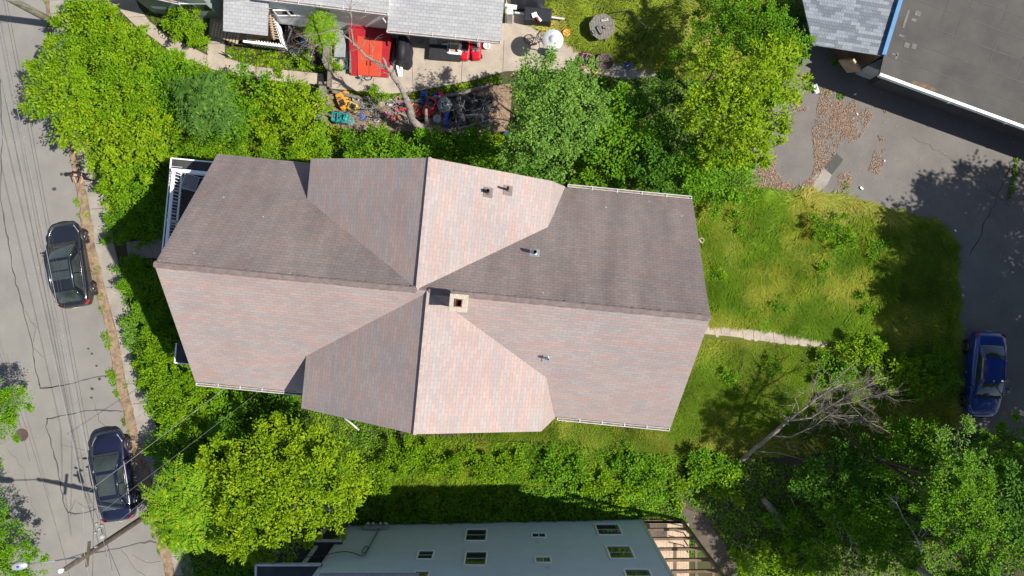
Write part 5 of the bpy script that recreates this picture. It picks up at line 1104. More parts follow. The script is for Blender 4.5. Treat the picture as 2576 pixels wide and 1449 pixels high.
# fire pit
t = t_at('fire_pit', 'round rusty fire pit with a cross wire lid in the shade', 'fire pit', 1518, 162); q = P(1518, 162, .0); m = MB(); m.lathe(q, [(.35, .1), (.47, .3), (.5, .42), (.46, .42), (.4, .3), (.05, .2)], 24); m.build('bowl', 'iron', t)
m = MB()
for k in range(3): a = 3.1416*k/3; m.tube([q+Vector((.48*math.cos(a), .48*math.sin(a), .44)), q+U*.5, q-Vector((.48*math.cos(a), .48*math.sin(a), -.44))], .015, 5)
m.build('lid_bars', 'blackm', t)
for k in range(3):
    a = 2.1*k; m = MB(); m.tube([q+Vector((.35*math.cos(a), .35*math.sin(a), .25)), q+Vector((.45*math.cos(a), .45*math.sin(a), 0))], .02, 6); m.build('leg', 'blackm', t)
# hose, clutter by hatch
t = t_at('garden_hose', 'tangled green garden hose beside the red cellar hatch', 'hose', 860, 165); m = MB()
m.tube([P(862+random.uniform(-3, 3)+14*math.cos(k*.5)*(1+.3*math.sin(k*.17)), 160+16*math.sin(k*.5), .12+.004*k+.05*random.random()) for k in range(66)], .018, 5); m.tube([P(876, 150, .1), P(888, 176, .08), P(900, 190, .08), P(918, 188, .08), P(912, 172, .08), P(896, 178, .08)], .016, 5); m.build('coil', 'hose', t)
t = t_at('glass_cover', 'clear plastic covered well box left of the red hatch', 'window well cover', 857, 110); m = MB(); m.box(P(856, 110, .3), (.62, 1.5, .08), R(-3)); m.box(P(856, 110, .15), (.55, 1.4, .3), R(-3)); m.build('cover', 'plume', t, bevel=.03); m = MB(); m.beam(P(884, 80, .5), P(882, 185, .3), .06, .3); m.build('edge_board', 'woodgrey', t)
t = t_at('folding_chair', 'collapsed white metal chair frame in the weeds near the small bicycle', 'chair', 748, 136); m = MB()
for (a, b) in (((730, 126), (755, 150)), ((740, 150), (762, 128)), ((735, 140), (768, 140)), ((730, 126), (748, 120)), ((748, 120), (768, 140))): m.tube([P(*a, .25), P(*b, .3)], .022, 6)
m.build('frame', 'metalw', t); m = MB(); m.box(P(741, 130, .2), (.5, .35, .04), R(30), R(10)); m.build('seat', 'plume', t)
t = t_at('blue_jug', 'bright blue plastic jug lying on the leaf litter by the white downspout', 'jug', 764, 110); m = MB(); m.tube([P(758, 101, .15), P(763, 108, .16), P(768, 116, .14), P(770, 119, .12)], [.09, .13, .13, .06], 10); m.build('body', 'bluep', t); m = MB(); m.tube([P(769, 103, .2), P(775, 106, .2)], .07, 8); m.build('cap', 'bluep', t)
t = t_at('black_crate', 'black lattice crate in the weeds by the timber fence', 'crate', 793, 154); m = MB(); q = P(793, 154, .1)
for k in range(-3, 4): m.box(q+Vector((k*.07, 0, .06)), (.02, .5, .02), R(10)); m.box(q+Vector((0, k*.07, .07)), (.5, .02, .02), R(10))
m.build('lattice', 'black', t)
# litter scraps on the lot
for (px, py, s, lb) in ((2050, 225, .5, 'crumpled white plastic bag against the bushes at the parking lot corner'), (2150, 238, .14, 'small white scrap in the garage shadow'), (2167, 474, .2, 'white paper scrap near the lower edge of the parking lot'), (2156, 287, .12, 'white scrap on the big leaf pile'), (2402, 580, .14, 'white scrap on the rim of the tall grass'), (2225, 405, .1, 'white scrap beside the small leaf pile'), (2516, 907, .24, 'white scrap just above the blue car'), (1747+6, 1456-6, .15, 'white scrap by the deck frame'), (2018, 472, .16, 'white scrap in the corner leaf pile')):
    t = thing('paper_scrap', lb, 'litter', P(px, py, .05), random.uniform(0, 3), 'white scraps on the ground'); m = MB(); m.grid(lambda u, v: Vector(((u-.5)*s, (v-.5)*s*.55, .02+s*.35*vnoise([u*4+px], [v*4], 1., 9)[0])), 6, 5, False); m.build('sheet', 'white', t, world=False, solid=.004)
t = t_at('driftwood_bundle', 'small pale broken planter lying against the east wall of the brown roofed house', 'planter', 1760, 608); m = MB(); m.lathe(P(1762, 605, .05), [(.1, 0), (.15, .25), (.13, .25), (.1, .05)], 10); m.tube([P(1755, 600, .3), P(1768, 612, .2)], .03, 6); m.build('pot', 'stone', t)
# ============================================================ VEGETATION
# undergrowth sheets (nobody could count these)
LOTW = [(186, -20), (262, -30), (272, 8), (300, 30), (340, 72), (377, 95), (443, 146), (517, 175), (570, 192), (644, 203), (770, 219), (800, 222), (802, 310), (905, 335), (1100, 340), (1290, 340), (1300, 420), (1300, 440), (1000, 470), (720, 480), (560, 480), (520, 470), (520, 590), (330, 600), (262, 520), (236, 440), (215, 360), (190, 250), (180, 100)]
cover('undergrowth', 'bright low weeds filling the wild lot north of the brown roofed house', 'weeds', [LOTW], 'bright', 330, .7)
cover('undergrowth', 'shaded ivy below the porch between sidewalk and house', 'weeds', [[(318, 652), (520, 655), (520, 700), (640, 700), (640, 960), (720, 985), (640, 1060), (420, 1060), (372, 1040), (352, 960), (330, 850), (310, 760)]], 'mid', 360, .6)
cover('undergrowth', 'weeds and vines along the south side of the brown roofed house', 'weeds', [[(420, 1060), (640, 1040), (760, 960), (1000, 1000), (1000, 1100), (1250, 1112), (1400, 1112), (1560, 1140), (1700, 1150), (1700, 1232), (1560, 1225), (900, 1225), (880, 1300), (500, 1449), (470, 1449), (430, 1350), (400, 1200), (382, 1120)]], 'weed', 330, .5)
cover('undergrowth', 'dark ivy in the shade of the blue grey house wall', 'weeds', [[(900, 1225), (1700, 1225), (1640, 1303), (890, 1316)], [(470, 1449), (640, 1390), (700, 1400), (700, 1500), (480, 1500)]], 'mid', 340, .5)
cover('undergrowth', 'broad leaved weeds along the path by the deck frame', 'weeds', [[(1560, 1140), (1900, 1150), (2100, 1200), (2380, 1120), (2440, 1300), (2560, 1600), (1900, 1500), (1800, 1320), (1700, 1232), (1560, 1225)]], 'mid', 150, .4)
cover('undergrowth', 'thin weeds between the dirt path and the deck frame', 'weeds', [[(1630, 1225), (1700, 1232), (1722, 1300), (1745, 1345), (1760, 1400), (1700, 1400), (1690, 1310), (1640, 1303)]], 'mid', 200, .3)
cover('undergrowth', 'weed strip between patio and timber edging', 'weeds', [[(850, 228), (980, 240), (1060, 232), (1200, 203), (1260, 182), (1262, 205), (1160, 232), (1040, 252), (940, 250)]], 'bright', 300, .22)
cover('undergrowth', 'clover and weeds below the entry steps', 'weeds', [[(575, 118), (720, 132), (760, 150), (815, 165), (812, 182), (727, 174), (644, 164), (566, 142)]], 'bright', 240, .16)
cover('undergrowth', 'weeds in the strip beside the concrete path and the shrub', 'weeds', [[(372, 30), (400, 40), (520, 50), (528, 128), (493, 120), (430, 90), (380, 52)]], 'bright', 200, .16)
cover('undergrowth', 'weeds among the trees between toy yard and parking lot', 'weeds', [[(1290, 230), (1480, 190), (1700, 200), (1980, 180), (1935, 290), (1876, 390), (1880, 470), (1800, 500), (1700, 480), (1300, 440)]], 'mid', 120, .4)
vs_ = []
for (x, y, rr) in ((127, 70, 7), (133, 95, 8), (141, 125, 10), (150, 22, 7), (120, 5, 7), (197, 505, 9), (206, 515, 10), (216, 640, 7), (237, 650, 12), (245, 678, 12), (256, 745, 8), (262, 770, 10), (270, 845, 13), (276, 870, 10), (285, 940, 15), (290, 960, 12), (298, 988, 10), (318, 1060, 10), (320, 960, 9), (190, 410, 9), (368, 1180, 6), (405, 1350, 5), (210, 590, 6), (315, 970, 7), (228, 560, 9), (206, 540, 8)):
    vs_.append([(x+rr*1.1*math.cos(a), y+rr*math.sin(a)) for a in [k*.9 for k in range(7)]])
rk = random.Random(8)
for k in range(34):
    i = rk.randrange(5, len(RE)-3); s = rk.random(); x = RE[i][0]+(RE[i+1][0]-RE[i][0])*s; y = RE[i][1]+(RE[i+1][1]-RE[i][1])*s; rr = rk.uniform(3, 9); x += rk.choice((2, 20, 70))+rk.uniform(-4, 4)
    vs_.append([(x+rr*rk.uniform(.6, 1.3)*math.cos(a), y+rr*1.3*rk.uniform(.6, 1.3)*math.sin(a)) for a in [k*.9 for k in range(7)]])
cover('kerb_weeds', 'small weeds and clover sprouting along the street kerb', 'weeds', vs_, 'fineb', 520, .16, hmin=.1, lay=.06)
cover('lot_weeds', 'weeds growing in cracks and leaf piles of the parking lot', 'weeds', [[(2548, 470), (2556, 440), (2562, 390), (2556, 390), (2545, 440), (2530, 520)], [(2110, 235), (2124, 240), (2118, 250), (2104, 246)], [(2075, 232), (2085, 234), (2080, 246)], [(2120, 460), (2135, 462), (2130, 474), (2118, 472)], [(2220, 210), (2230, 208), (2228, 224), (2216, 222)], [(2090, 148), (2128, 158), (2120, 170), (2098, 168)]], 'mid', 380, .2, hmin=.1)
# fallen leaves
litter('fallen_leaves', 'brown dead leaves heaped on the parking lot below the garage', [[(2062, 218), (2120, 236), (2124, 262), (2112, 285), (2150, 250), (2160, 290), (2178, 270), (2196, 292), (2166, 345), (2138, 362), (2118, 355), (2100, 390), (2072, 420), (2045, 470), (2030, 492), (1992, 486), (2040, 450), (2050, 415), (2042, 330), (2052, 300)], [(1885, 372), (1905, 362), (1955, 380), (1950, 425), (1968, 455), (2010, 468), (2048, 440), (2046, 478), (2010, 492), (1950, 492), (1895, 470)], [(2200, 378), (2228, 375), (2224, 410), (2210, 440), (2185, 430)], [(2110, 440), (2140, 432), (2142, 466), (2120, 482), (2106, 466)], [(2208, 342), (2232, 350), (2212, 356)], [(2220, 275), (2234, 278), (2228, 290)], [(1990, 265), (2035, 270), (2030, 282), (1992, 278)]], 1300, size=.065)
litter('fallen_leaves', 'brown dead leaves lining the street kerb', [RE[3:]+off(RE[3:], lambda y: wst(y)+4)[::-1]], 2000, size=.05, thr=5)
litter('fallen_leaves', 'brown dead leaves scattered in the toy yard', [[(835, 232), (940, 255), (1040, 256), (1240, 216), (1280, 330), (830, 322), (812, 300)], [(720, 66), (815, 90), (815, 160), (700, 130)]], 220, size=.08)
litter('fallen_leaves', 'scattered dead leaves on the street surface', [[(0, 0)] + RE[2:-2] + [(0, 1449)]], 5, size=.06, thr=2)
litter('fallen_leaves', 'scattered dead leaves over the parking lot', [lotp], 6, size=.06, thr=2)
litter('fallen_leaves', 'scattered dead leaves on patio and concrete path', [[(842, 62), (1270, 62), (1420, 110), (1390, 175), (1200, 200), (980, 237), (822, 222)], [(343, 66), (443, 140), (570, 187), (777, 214), (812, 186), (644, 168), (493, 125), (377, 55)]], 22, size=.05, thr=2)
litter('fallen_leaves', 'dead leaves caught on the bare ground under the southeast thicket', [[(1700, 1240), (2100, 1260), (2350, 1300), (2340, 1500), (1850, 1480)]], 60, size=.07)
twigpile('brush_pile', 'tangle of dead twigs over the toys and leaf litter', [(880, 262), (1010, 262), (1060, 300), (1020, 325), (900, 322), (860, 300)], 150, .5)
twigpile('brush_pile', 'dead twigs over the black tarpaulin end of the toy yard', [(1150, 240), (1240, 225), (1250, 330), (1120, 335)], 60, .7)
twigpile('brush_pile', 'broken twigs under the bare leaning tree', [(1950, 1000), (2150, 930), (2230, 1020), (2100, 1120), (1960, 1140)], 110, .5)
twigpile('brush_pile', 'dry twigs between sidewalk and front bushes by the navy car', [(345, 1090), (385, 1090), (420, 1170), (380, 1180)], 70, .3, (.2, .5))
# grass
grass('tall_grass', 'ragged grass overhanging the rim of the driveway', [[(2290, 535), (2345, 552), (2392, 590), (2408, 650), (2411, 850), (2402, 1070), (2383, 1070), (2394, 850), (2390, 660), (2372, 605), (2330, 572), (2285, 560)], [(1880, 458), (2010, 484), (2120, 488), (2235, 520), (2290, 535), (2285, 555), (2100, 505), (1900, 480)]], 420, (.2, .5), .03, 1.5, 'grass', .05)
LAWN = [(1640, 500), (1760, 478), (1900, 472), (2010, 492), (2120, 496), (2230, 528), (2340, 560), (2384, 592), (2404, 650), (2408, 850), (2398, 1080), (2300, 1110), (2050, 1140), (1900, 1150), (1700, 1150), (1560, 1140), (1400, 1112), (1200, 1105), (1200, 1020), (1600, 1000)]
struct('lawn', flat(LAWN, 0, .015), 'lawn')
grass('tall_grass', 'tall uncut yellow green grass swirling over the back lawn', [[(1640, 500), (1760, 478), (1900, 472), (2010, 492), (2120, 496), (2230, 528), (2300, 550), (2260, 660), (2240, 800), (2180, 870), (1950, 830), (1780, 812), (1640, 800)]], 600, (.25, .6), .026, 1.3, flow=.2, sw=5)
grass('tall_grass', 'seedy straw coloured grass along the parking lot rim', [[(2000, 480), (2120, 496), (2230, 528), (2300, 550), (2280, 640), (2220, 700), (2180, 640), (2040, 560)]], 260, (.4, .75), .026, 1.2, 'grassd', .1)
grass('mown_grass', 'short grass at the east and south sides of the brown roofed house', [[(1640, 800), (1770, 850), (1950, 868), (2090, 874), (2200, 880), (2400, 900), (2398, 1080), (2300, 1110), (2050, 1140), (1900, 1150), (1700, 1150), (1560, 1140), (1400, 1112), (1150, 1105), (1150, 1020), (1600, 1000)], [(2230, 640), (2300, 550), (2340, 562), (2384, 592), (2404, 650), (2406, 850), (2398, 1000), (2200, 880)]], 560, (.08, .20), .026, 1.0, 'grass', .14)
grass('tall_grass', 'grass among the weeds between the brown roofed and the blue grey house', [[(1000, 1100), (1250, 1112), (1400, 1112), (1560, 1140), (1700, 1150), (1700, 1232), (1560, 1225), (960, 1225)]], 260, (.3, .6), .026, 1.3)
grass('yard_grass', 'long dry grass of the yard behind the white sided house', [[(1345, -60), (2000, -60), (1990, 180), (1760, 200), (1640, 178), (1500, 145), (1425, 108), (1350, 70)]], 420, (.2, .5), .026, 1.4, 'grassd', -.02)
grass('strip_grass', 'soft grass strip along the north wall of the brown roofed house', [[(640, 360), (800, 340), (950, 380), (960, 450), (640, 450)]], 420, (.2, .4), .024, 1.4)
# --- shrubs and small trees on the wild lot (image x, y, radius, top height)
g1 = 'leafy shrubs of the wild lot at the street corner'
plant('bush', 'bright shrub leaning over the sidewalk at the upper street edge', 'bush', 'bright', [(205, 70, 58, 2.8), (250, 45, 45, 2.4)], g1, leafname='foliage', wood='stem')
plant('bush', 'leafy shrub with branches reaching furthest out over the street', 'bush', 'bright', [(150, 170, 55, 4.3), (118, 235, 52, 4.4), (170, 250, 70, 4.6)], g1, base=(235, 250), leafname='foliage', wood='stem')
plant('bush', 'dense bright shrub in the middle of the corner lot', 'bush', 'fineb', [(240, 170, 80, 4.2), (300, 230, 75, 4.4)], g1, leafname='foliage', wood='stem')
plant('bush', 'yellow green shrub beside the curve of the concrete path', 'bush', 'bright', [(345, 160, 72, 3.2), (300, 100, 55, 2.4)], g1, leafname='foliage', wood='stem')
plant('bush', 'rounded shrub overhanging the street below the furthest branches', 'bush', 'yellow', [(185, 312, 58, 4.2), (250, 340, 66, 4.0)], g1, base=(265, 335), leafname='foliage', wood='stem')
plant('bush', 'broad yellow leaved shrub above the shaded hedge corner', 'bush', 'yellow', [(330, 315, 80, 4.0), (395, 345, 58, 3.4)], g1, leafname='foliage', wood='stem')
plant('bush', 'mid green shrub left of the ferny tree', 'bush', 'mid', [(425, 225, 68, 3.3), (410, 290, 50, 3.0)], g1, leafname='foliage', wood='stem')
plant('bush', 'low shrub next to the walkway above the ferny tree', 'bush', 'fineb', [(505, 200, 42, 1.8), (450, 180, 36, 1.6)], g1, leafname='foliage', wood='stem')
plant('bush', 'shrub just right of the ferny tree', 'bush', 'mid', [(622, 240, 58, 3.0), (590, 300, 45, 2.4)], g1, leafname='foliage', wood='stem')
plant('bush', 'tall yellow green shrub against the timber fence', 'bush', 'yellow', [(722, 245, 62, 3.2), (765, 290, 48, 2.6), (690, 300, 45, 2.4)], g1, leafname='foliage', wood='stem')
plant('bush', 'pale green weedy shrub along the roof edge below the ferny tree', 'bush', 'weed', [(560, 352, 55, 1.7), (630, 362, 45, 1.5), (500, 365, 40, 1.6)], g1, leafname='foliage', wood='stem')
plant('bush', 'weedy shrub between the strip of grass and fence end', 'bush', 'weed', [(712, 345, 45, 1.4), (770, 335, 32, 1.2)], g1, leafname='foliage', wood='stem')
plant('bush', 'bright shrub at the sidewalk above the walking person', 'bush', 'bright', [(292, 422, 34, 2.4), (300, 470, 36, 1.9), (335, 400, 48, 2.8)], g1, leafname='foliage', wood='stem')
plant('hedge', 'clipped dark hedge in the shade beside the porch', 'hedge', 'fine', [(345, 470, 55, 1.5), (395, 430, 50, 1.6), (330, 545, 55, 1.3), (390, 520, 50, 1.4), (385, 575, 40, 1.2), (300, 580, 32, 1.0)], None, leafname='foliage', wood='stem')
plant('bush', 'dark feathery bush below the entry walk beside the sidewalk', 'bush', 'fine', [(370, 720, 55, 1.6), (340, 690, 35, 1.1), (360, 790, 45, 1.2), (400, 820, 50, 1.2)], 'shaded bushes at the street front', leafname='foliage', wood='stem')
plant('bush', 'pale leaved small bush at the sunlit edge of the front ivy', 'bush', 'grey', [(338, 830, 22, .9), (345, 855, 20, .8)], 'shaded bushes at the street front', leafname='foliage', wood='stem')
g2 = 'sunlit shrubs at the southwest corner'
plant('bush', 'fine leaved bright bush left of the lower porch corner', 'bush', 'fineb', [(385, 880, 42, 2.0), (415, 930, 58, 2.4)], g2, leafname='foliage', wood='stem')
plant('bush', 'bright bush right under the corner of the house roof', 'bush', 'fineb', [(440, 1000, 60, 2.5), (500, 1010, 52, 2.4), (470, 1060, 50, 2.2)], g2, leafname='foliage', wood='stem')
plant('bush', 'mid green bush below the white gutter', 'bush', 'mid', [(560, 1040, 52, 2.0), (620, 1050, 50, 1.8), (560, 1090, 40, 1.6)], g2, leafname='foliage', wood='stem')
plant('bush', 'dark bush between the bright bush and sumac tree', 'bush', 'mid', [(440, 1130, 50, 2.0), (490, 1110, 40, 1.8), (410, 1110, 30, 1.4)], g2, leafname='foliage', wood='stem')
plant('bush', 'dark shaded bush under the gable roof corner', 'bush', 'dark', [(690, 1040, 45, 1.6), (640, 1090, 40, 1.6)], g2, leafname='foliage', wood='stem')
g3 = 'yellow green trees beside the blue grey house'
def ytree(lb, spec, base): plant('tree', lb, 'tree', 'yellow', spec, g3, base=base, dens=1.0)
ytree('yellow green tree below the brown roof, nearest the gable corner', [(660, 1130, 62, 5.4), (740, 1100, 55, 5.0), (700, 1180, 60, 5.8), (800, 1130, 55, 5.2)], (760, 1130))
ytree('yellow green tree reaching over the shaded ivy strip', [(790, 1210, 72, 6.2), (860, 1180, 58, 5.6), (880, 1240, 42, 5.0), (830, 1270, 60, 5.4)], (850, 1190))
ytree('yellow green tree right of the sumac tree', [(620, 1210, 68, 6.2), (560, 1160, 48, 5.2), (690, 1250, 66, 6.4), (580, 1260, 50, 5.4)], (700, 1180))
ytree('yellow green tree overhanging the porch roofs of the blue grey house', [(640, 1330, 66, 6.4), (720, 1340, 62, 6.0), (770, 1315, 45, 5.2), (580, 1330, 48, 5.6), (660, 1385, 40, 5.2)], (720, 1270))
# compound leaved trees
def frondtree(name, lb, spec, base, mat, group, n, **k):
    bl = mkblobs(spec); t = thing(name, lb, 'tree', P(*base), 0, group); cs = []
    for (x, y, z, r, rz) in bl:
        for _ in range(n):
            d = Vector((random.gauss(0, 1), random.gauss(0, 1), abs(random.gauss(0, 1))+.1)).normalized(); q = random.uniform(.45, 1); cs.append((x+d.x*r*q, y+d.y*r*q, z+d.z*rz*q))
    fronds(cs, mat, name='crown', parent=t, **k); stems(P(*base), bl, .07, t, 'trunk'); return t
frondtree('sumac_tree', 'light green sumac tree with feather leaves between navy car and yellow tree', [(420, 1250, 45, 4.6), (470, 1210, 50, 5.0), (500, 1280, 55, 5.2), (430, 1310, 45, 4.6), (540, 1210, 40, 4.6), (490, 1340, 45, 4.8), (530, 1320, 35, 4.4), (445, 1340, 30, 4)], (560, 1230), 'lf_sumac', None, 9, nf=7, fl=(.55, .95), ll=.22)
frondtree('ferny_tree', 'dark grey green tree of drooping fern like leaves in the middle of the wild lot', [(515, 262, 45, 4.8), (490, 235, 30, 4.2), (550, 285, 30, 4.2), (500, 300, 26, 4.0), (530, 225, 28, 4.3)], (560, 310), 'lf_fern', None, 5, nf=8, fl=(.6, 1.0), ll=.25)
frondtree('sumac_tree', 'small sumac over the leaf litter beside the white sided house', [(800, 62, 26, 3.2), (815, 85, 22, 3.0)], (812, 105), 'lf_sumac', None, 8, fl=(.4, .7), ll=.17)
frondtree('sumac_tree', 'feather leaved sapling behind the bright bushes at the southwest corner', [(560, 1090, 34, 2.8), (610, 1120, 34, 2.8)], (610, 1100), 'lf_mid', None, 9, fl=(.4, .7), ll=.17)
plant('bush', 'round bright shrub beside the pale green wall', 'bush', 'fineb', [(470, 62, 36, 1.7), (492, 88, 18, 1.1), (440, 50, 22, 1.1)], None, leafname='foliage', wood='stem')
for (x, y, lb) in ((828+120, 243, 'low patio weed clump in front of the dead tree'), (722+100, 112, 'leafy weed over the leaf litter at the timber fence'), (760, 140, 'weed clump growing through the collapsed chair'), (830, 160, 'upright weed at the fence corner beside the hose')):
    plant('weed_clump', lb, 'weed', 'fineb', [(x, y, 13, .8)], 'weed clumps about the patio', leafname='foliage', wood='stem')
# strip behind toy yard
g4 = 'bushes along the north roof edge'
for (spec, k, lb) in (([(960, 385, 48, 2.2), (910, 370, 34, 1.6)], 'mid', 'green bush at the roof edge right of the grass strip'), ([(1040, 395, 45, 2.4), (1090, 375, 34, 2.2)], 'mid', 'green bush at the foot of the dead tree'), ([(1150, 385, 48, 2.4), (1120, 420, 34, 1.8)], 'mid', 'dense bush at the roof edge right of the dead tree foot'), ([(1215, 375, 44, 2.4), (1235, 420, 45, 2.2)], 'mid', 'dense bush under the fallen branch near the vent pipes'), ([(1300, 440, 40, 2.4), (1370, 440, 40, 2.6)], 'dark', 'dark bush pressed against the north gable'), ([(1475, 430, 44, 2.6), (1540, 450, 36, 2.4)], 'mid', 'dark bush above the white north gutter'), ([(1700, 440, 50, 2.4), (1770, 450, 50, 2.0), (1640, 460, 36, 2.2)], 'fine', 'fine leaved bush at the northeast corner of the roof'), ([(1860, 460, 44, 1.8), (1800, 490, 40, 1.4)], 'fine', 'fine leaved bush at the parking lot leaf pile')):
    plant('bush', lb, 'bush', k, spec, g4, leafname='foliage', wood='stem')
# tree group top middle
plant('tree', 'grey green fine leaved tree, leftmost of the tall trees behind the house', 'tree', 'grey', [(1350, 180, 45, 7.2), (1330, 240, 55, 7.8), (1400, 250, 62, 8.4), (1360, 320, 68, 8.6), (1430, 330, 50, 8.0), (1310, 370, 45, 7), (1400, 395, 50, 7.4)], 'tall trees behind the house', base=(1340, 420))
plant('tree', 'thin grey green tree beside the shaded grass', 'tree', 'grey', [(1470, 200, 36, 6.4), (1480, 270, 45, 7.2), (1440, 190, 30, 6)], 'tall trees behind the house', base=(1440, 360))
plant('tree', 'mid green tree in the shadowed gap between two tall trees', 'tree', 'mid', [(1550, 270, 45, 5.6), (1540, 340, 50, 5.6), (1600, 330, 50, 5.8), (1520, 400, 45, 5)], 'tall trees behind the house', base=(1540, 400), dens=.8)
plant('tree', 'olive dark tree with open crown above the white north gutter', 'tree', 'dark', [(1650, 240, 50, 6), (1620, 390, 50, 5.4), (1690, 360, 55, 6), (1660, 430, 50, 5)], 'tall trees behind the house', base=(1640, 400), dens=.75)
plant('tree', 'bright yellow green tree overhanging the parking lot', 'tree', 'yellow', [(1800, 200, 70, 8.6), (1880, 200, 70, 8.8), (1950, 170, 60, 8.0), (1780, 290, 62, 8.2), (1870, 300, 75, 8.8), (1950, 270, 55, 7.8), (1830, 370, 55, 7.4), (1900, 370, 45, 7), (1985, 210, 35, 7)], 'tall trees behind the house', base=(1790, 380))
plant('tree', 'fine grey green tree above the bright yellow green tree', 'tree', 'fine', [(1755, 120, 58, 4.2), (1840, 70, 66, 5.2), (1920, 90, 66, 6.0), (1880, 20, 60, 5.6), (1985, 110, 45, 6.0), (1790, 40, 44, 2.8)], 'tall trees behind the house', base=(1760, 230))
plant('tree', 'dark leafy tree low beside the parking lot leaf pile', 'tree', 'mid', [(1760, 420, 50, 5.4), (1840, 440, 45, 4.8), (1720, 400, 40, 5)], 'tall trees behind the house', base=(1760, 440), dens=.8)
plant('bush', 'leafy bush at the corner of the blue shingled shed', 'bush', 'dark', [(1985, 30, 40, 2.6), (1990, 90, 30, 2.2)], None, leafname='foliage', wood='stem')
# low growth on the east lawn
g5 = 'low bushes around the back lawn'
for (spec, k, lb) in (([(2080, 560, 36, 1.0), (2110, 600, 26, .8)], 'weed', 'broad weed clump in the tall grass'), ([(2165, 880, 36, 1.1), (2200, 900, 30, 1.0)], 'bright', 'bright bush past the end of the stepping path'), ([(2250, 940, 40, 1.2), (2310, 960, 34, 1.1)], 'bright', 'bright bush behind the bare branches'), ([(2350, 900, 32, 1.0), (2370, 960, 34, 1.2)], 'fine', 'bush at the driveway edge left of the blue car'), ([(2080, 930, 30, .7), (2120, 950, 26, .7)], 'mid', 'dark weed clump at the tips of the bare branches'), ([(1580, 1180, 26, .8), (1640, 1190, 24, .8)], 'mid', 'weed clump in tree shade south of the house'), ([(1770, 1170, 34, 1.0), (1820, 1185, 30, .9)], 'mid', 'bush at the foot of the bare leaning tree'), ([(1380, 1180, 26, .8), (1450, 1190, 24, .8)], 'mid', 'blue green leafy weeds along the middle of the south strip'), ([(1240, 1180, 30, .9), (1300, 1170, 24, .8), (1170, 1170, 32, 1.0)], 'fineb', 'bright weeds beyond the yellow tree in the south strip'), ([(1010, 1150, 40, 1.3), (1090, 1160, 34, 1.0), (960, 1190, 36, 1.4)], 'fineb', 'bright bush right of the yellow green trees'), ([(1500, 1215, 26, .7), (1580, 1240, 24, .7)], 'bright', 'bright bush at the shadow edge of the blue grey house')):
    plant('bush', lb, 'bush', k, spec, g5, leafname='foliage', wood='stem')
for i, (x, y, r_, h, lb) in enumerate(((1850, 560, 22, .5, 'leafy weed clump near the top of the back lawn'), (1800, 700, 16, .35, 'leafy weed clump beside the east wall of the house'), (1960, 760, 18, .35, 'leafy weed clump in the lawn above the stepping path'), (2060, 690, 22, .5, 'leafy weed clump in the middle of the tall grass'), (2180, 760, 22, .5, 'leafy weed clump at the shade line of the lawn'), (1830, 950, 16, .3, 'leafy weed clump in the short grass below the stepping path'), (1940, 920, 18, .3, 'leafy weed clump near the far end of the short grass'), (2210, 620, 26, .6, 'leafy weed clump at the parking lot rim'), (1400, 1140, 20, .5, 'leafy weed clump under the south gable edge'), (1560, 1130, 20, .5, 'leafy weed clump under the white south gutter'))):
    plant('weed_clump', lb, 'weed', 'weed', [(x, y, r_*.8, h*.7)], 'weed clumps on the lawn', leafname='foliage', wood='stem')
# southeast thicket
g6 = 'thicket trees in the southeast corner'
for (spec, k, b, lb, dn) in (
    ([(2100, 1190, 60, 3.4), (2180, 1180, 60, 3.6), (2040, 1220, 45, 2.8)], 'dark', None, 'dark bush below the bare leaning tree', .9),
    ([(2270, 1180, 66, 4.2), (2330, 1130, 55, 4.0), (2260, 1110, 45, 3.2)], 'mid', None, 'dark bush between bare branches and blue car', .9),
    ([(2190, 1290, 60, 3.6), (2260, 1280, 60, 3.8), (2120, 1290, 45, 3)], 'mid', None, 'dark shaded tree in the middle of the thicket', .85),
    ([(2440, 1180, 50, 2.0), (2500, 1230, 60, 2.4), (2560, 1200, 50, 2.2), (2400, 1260, 50, 2.0)], 'mid', None, 'green bush beneath the trees below the blue car', .9),
    ([(2250, 1380, 50, 3.2), (2200, 1370, 44, 2.8)], 'mid', None, 'green bush beside the patch of bare soil', .8),
    ([(2400, 1090, 34, 5.2), (2390, 1150, 36, 5.6), (2440, 1180, 36, 6)], 'grey', (2370, 1150), 'thin grey leaved tree reaching up beside the blue car', .55),
    ([(2385, 1215, 46, 9.4), (2440, 1260, 52, 9.6), (2350, 1275, 40, 9.0), (2470, 1320, 48, 9.6), (2450, 1185, 36, 9.2), (2405, 1320, 40, 9.0)], 'fine', (2120, 1110), 'sunlit pale green tree in the southeast corner', .9),
    ([(2560, 1085, 40, 5.0), (2570, 1150, 42, 5.6), (2520, 1120, 40, 5.0), (2480, 1150, 40, 5)], 'fine', (2450, 1110), 'pale tree at the right edge below the blue car', .6),
    ([(2535, 1230, 50, 9.0), (2580, 1300, 50, 9.2), (2545, 1310, 40, 8.6)], 'dark', (2250, 1120), 'blue green tree at the right edge of the thicket', .8),
    ([(2500, 1385, 50, 9.0), (2560, 1400, 52, 9.2), (2440, 1430, 44, 8.8)], 'fine', (2200, 1250), 'sunlit tree at the lower right corner', .8),
    ([(2000, 1330, 34, 1.2), (2060, 1380, 40, 1.4), (1960, 1300, 26, .9)], 'mid', None, 'low weeds beside the fallen log', .8),
    ([(1900, 1420, 44, 1.3), (1980, 1430, 44, 1.2)], 'bright', None, 'bright weeds by the lower edge right of the deck frame', .8),
    ([(1770, 1200, 30, .9), (1830, 1220, 34, 1.0), (1720, 1240, 22, .7)], 'bright', None, 'sunlit weed clump at the top of the dirt path', .8)):
    plant('tree' if 'tree' in lb.split(' ')[:4] or ' tree' in lb.split(' in ')[0].split(' bare')[0] else 'bush', lb, 'tree' if ' tree' in lb.split(' in ')[0].split(' bare')[0] else 'bush', k, spec, g6, base=b, dens=dn)
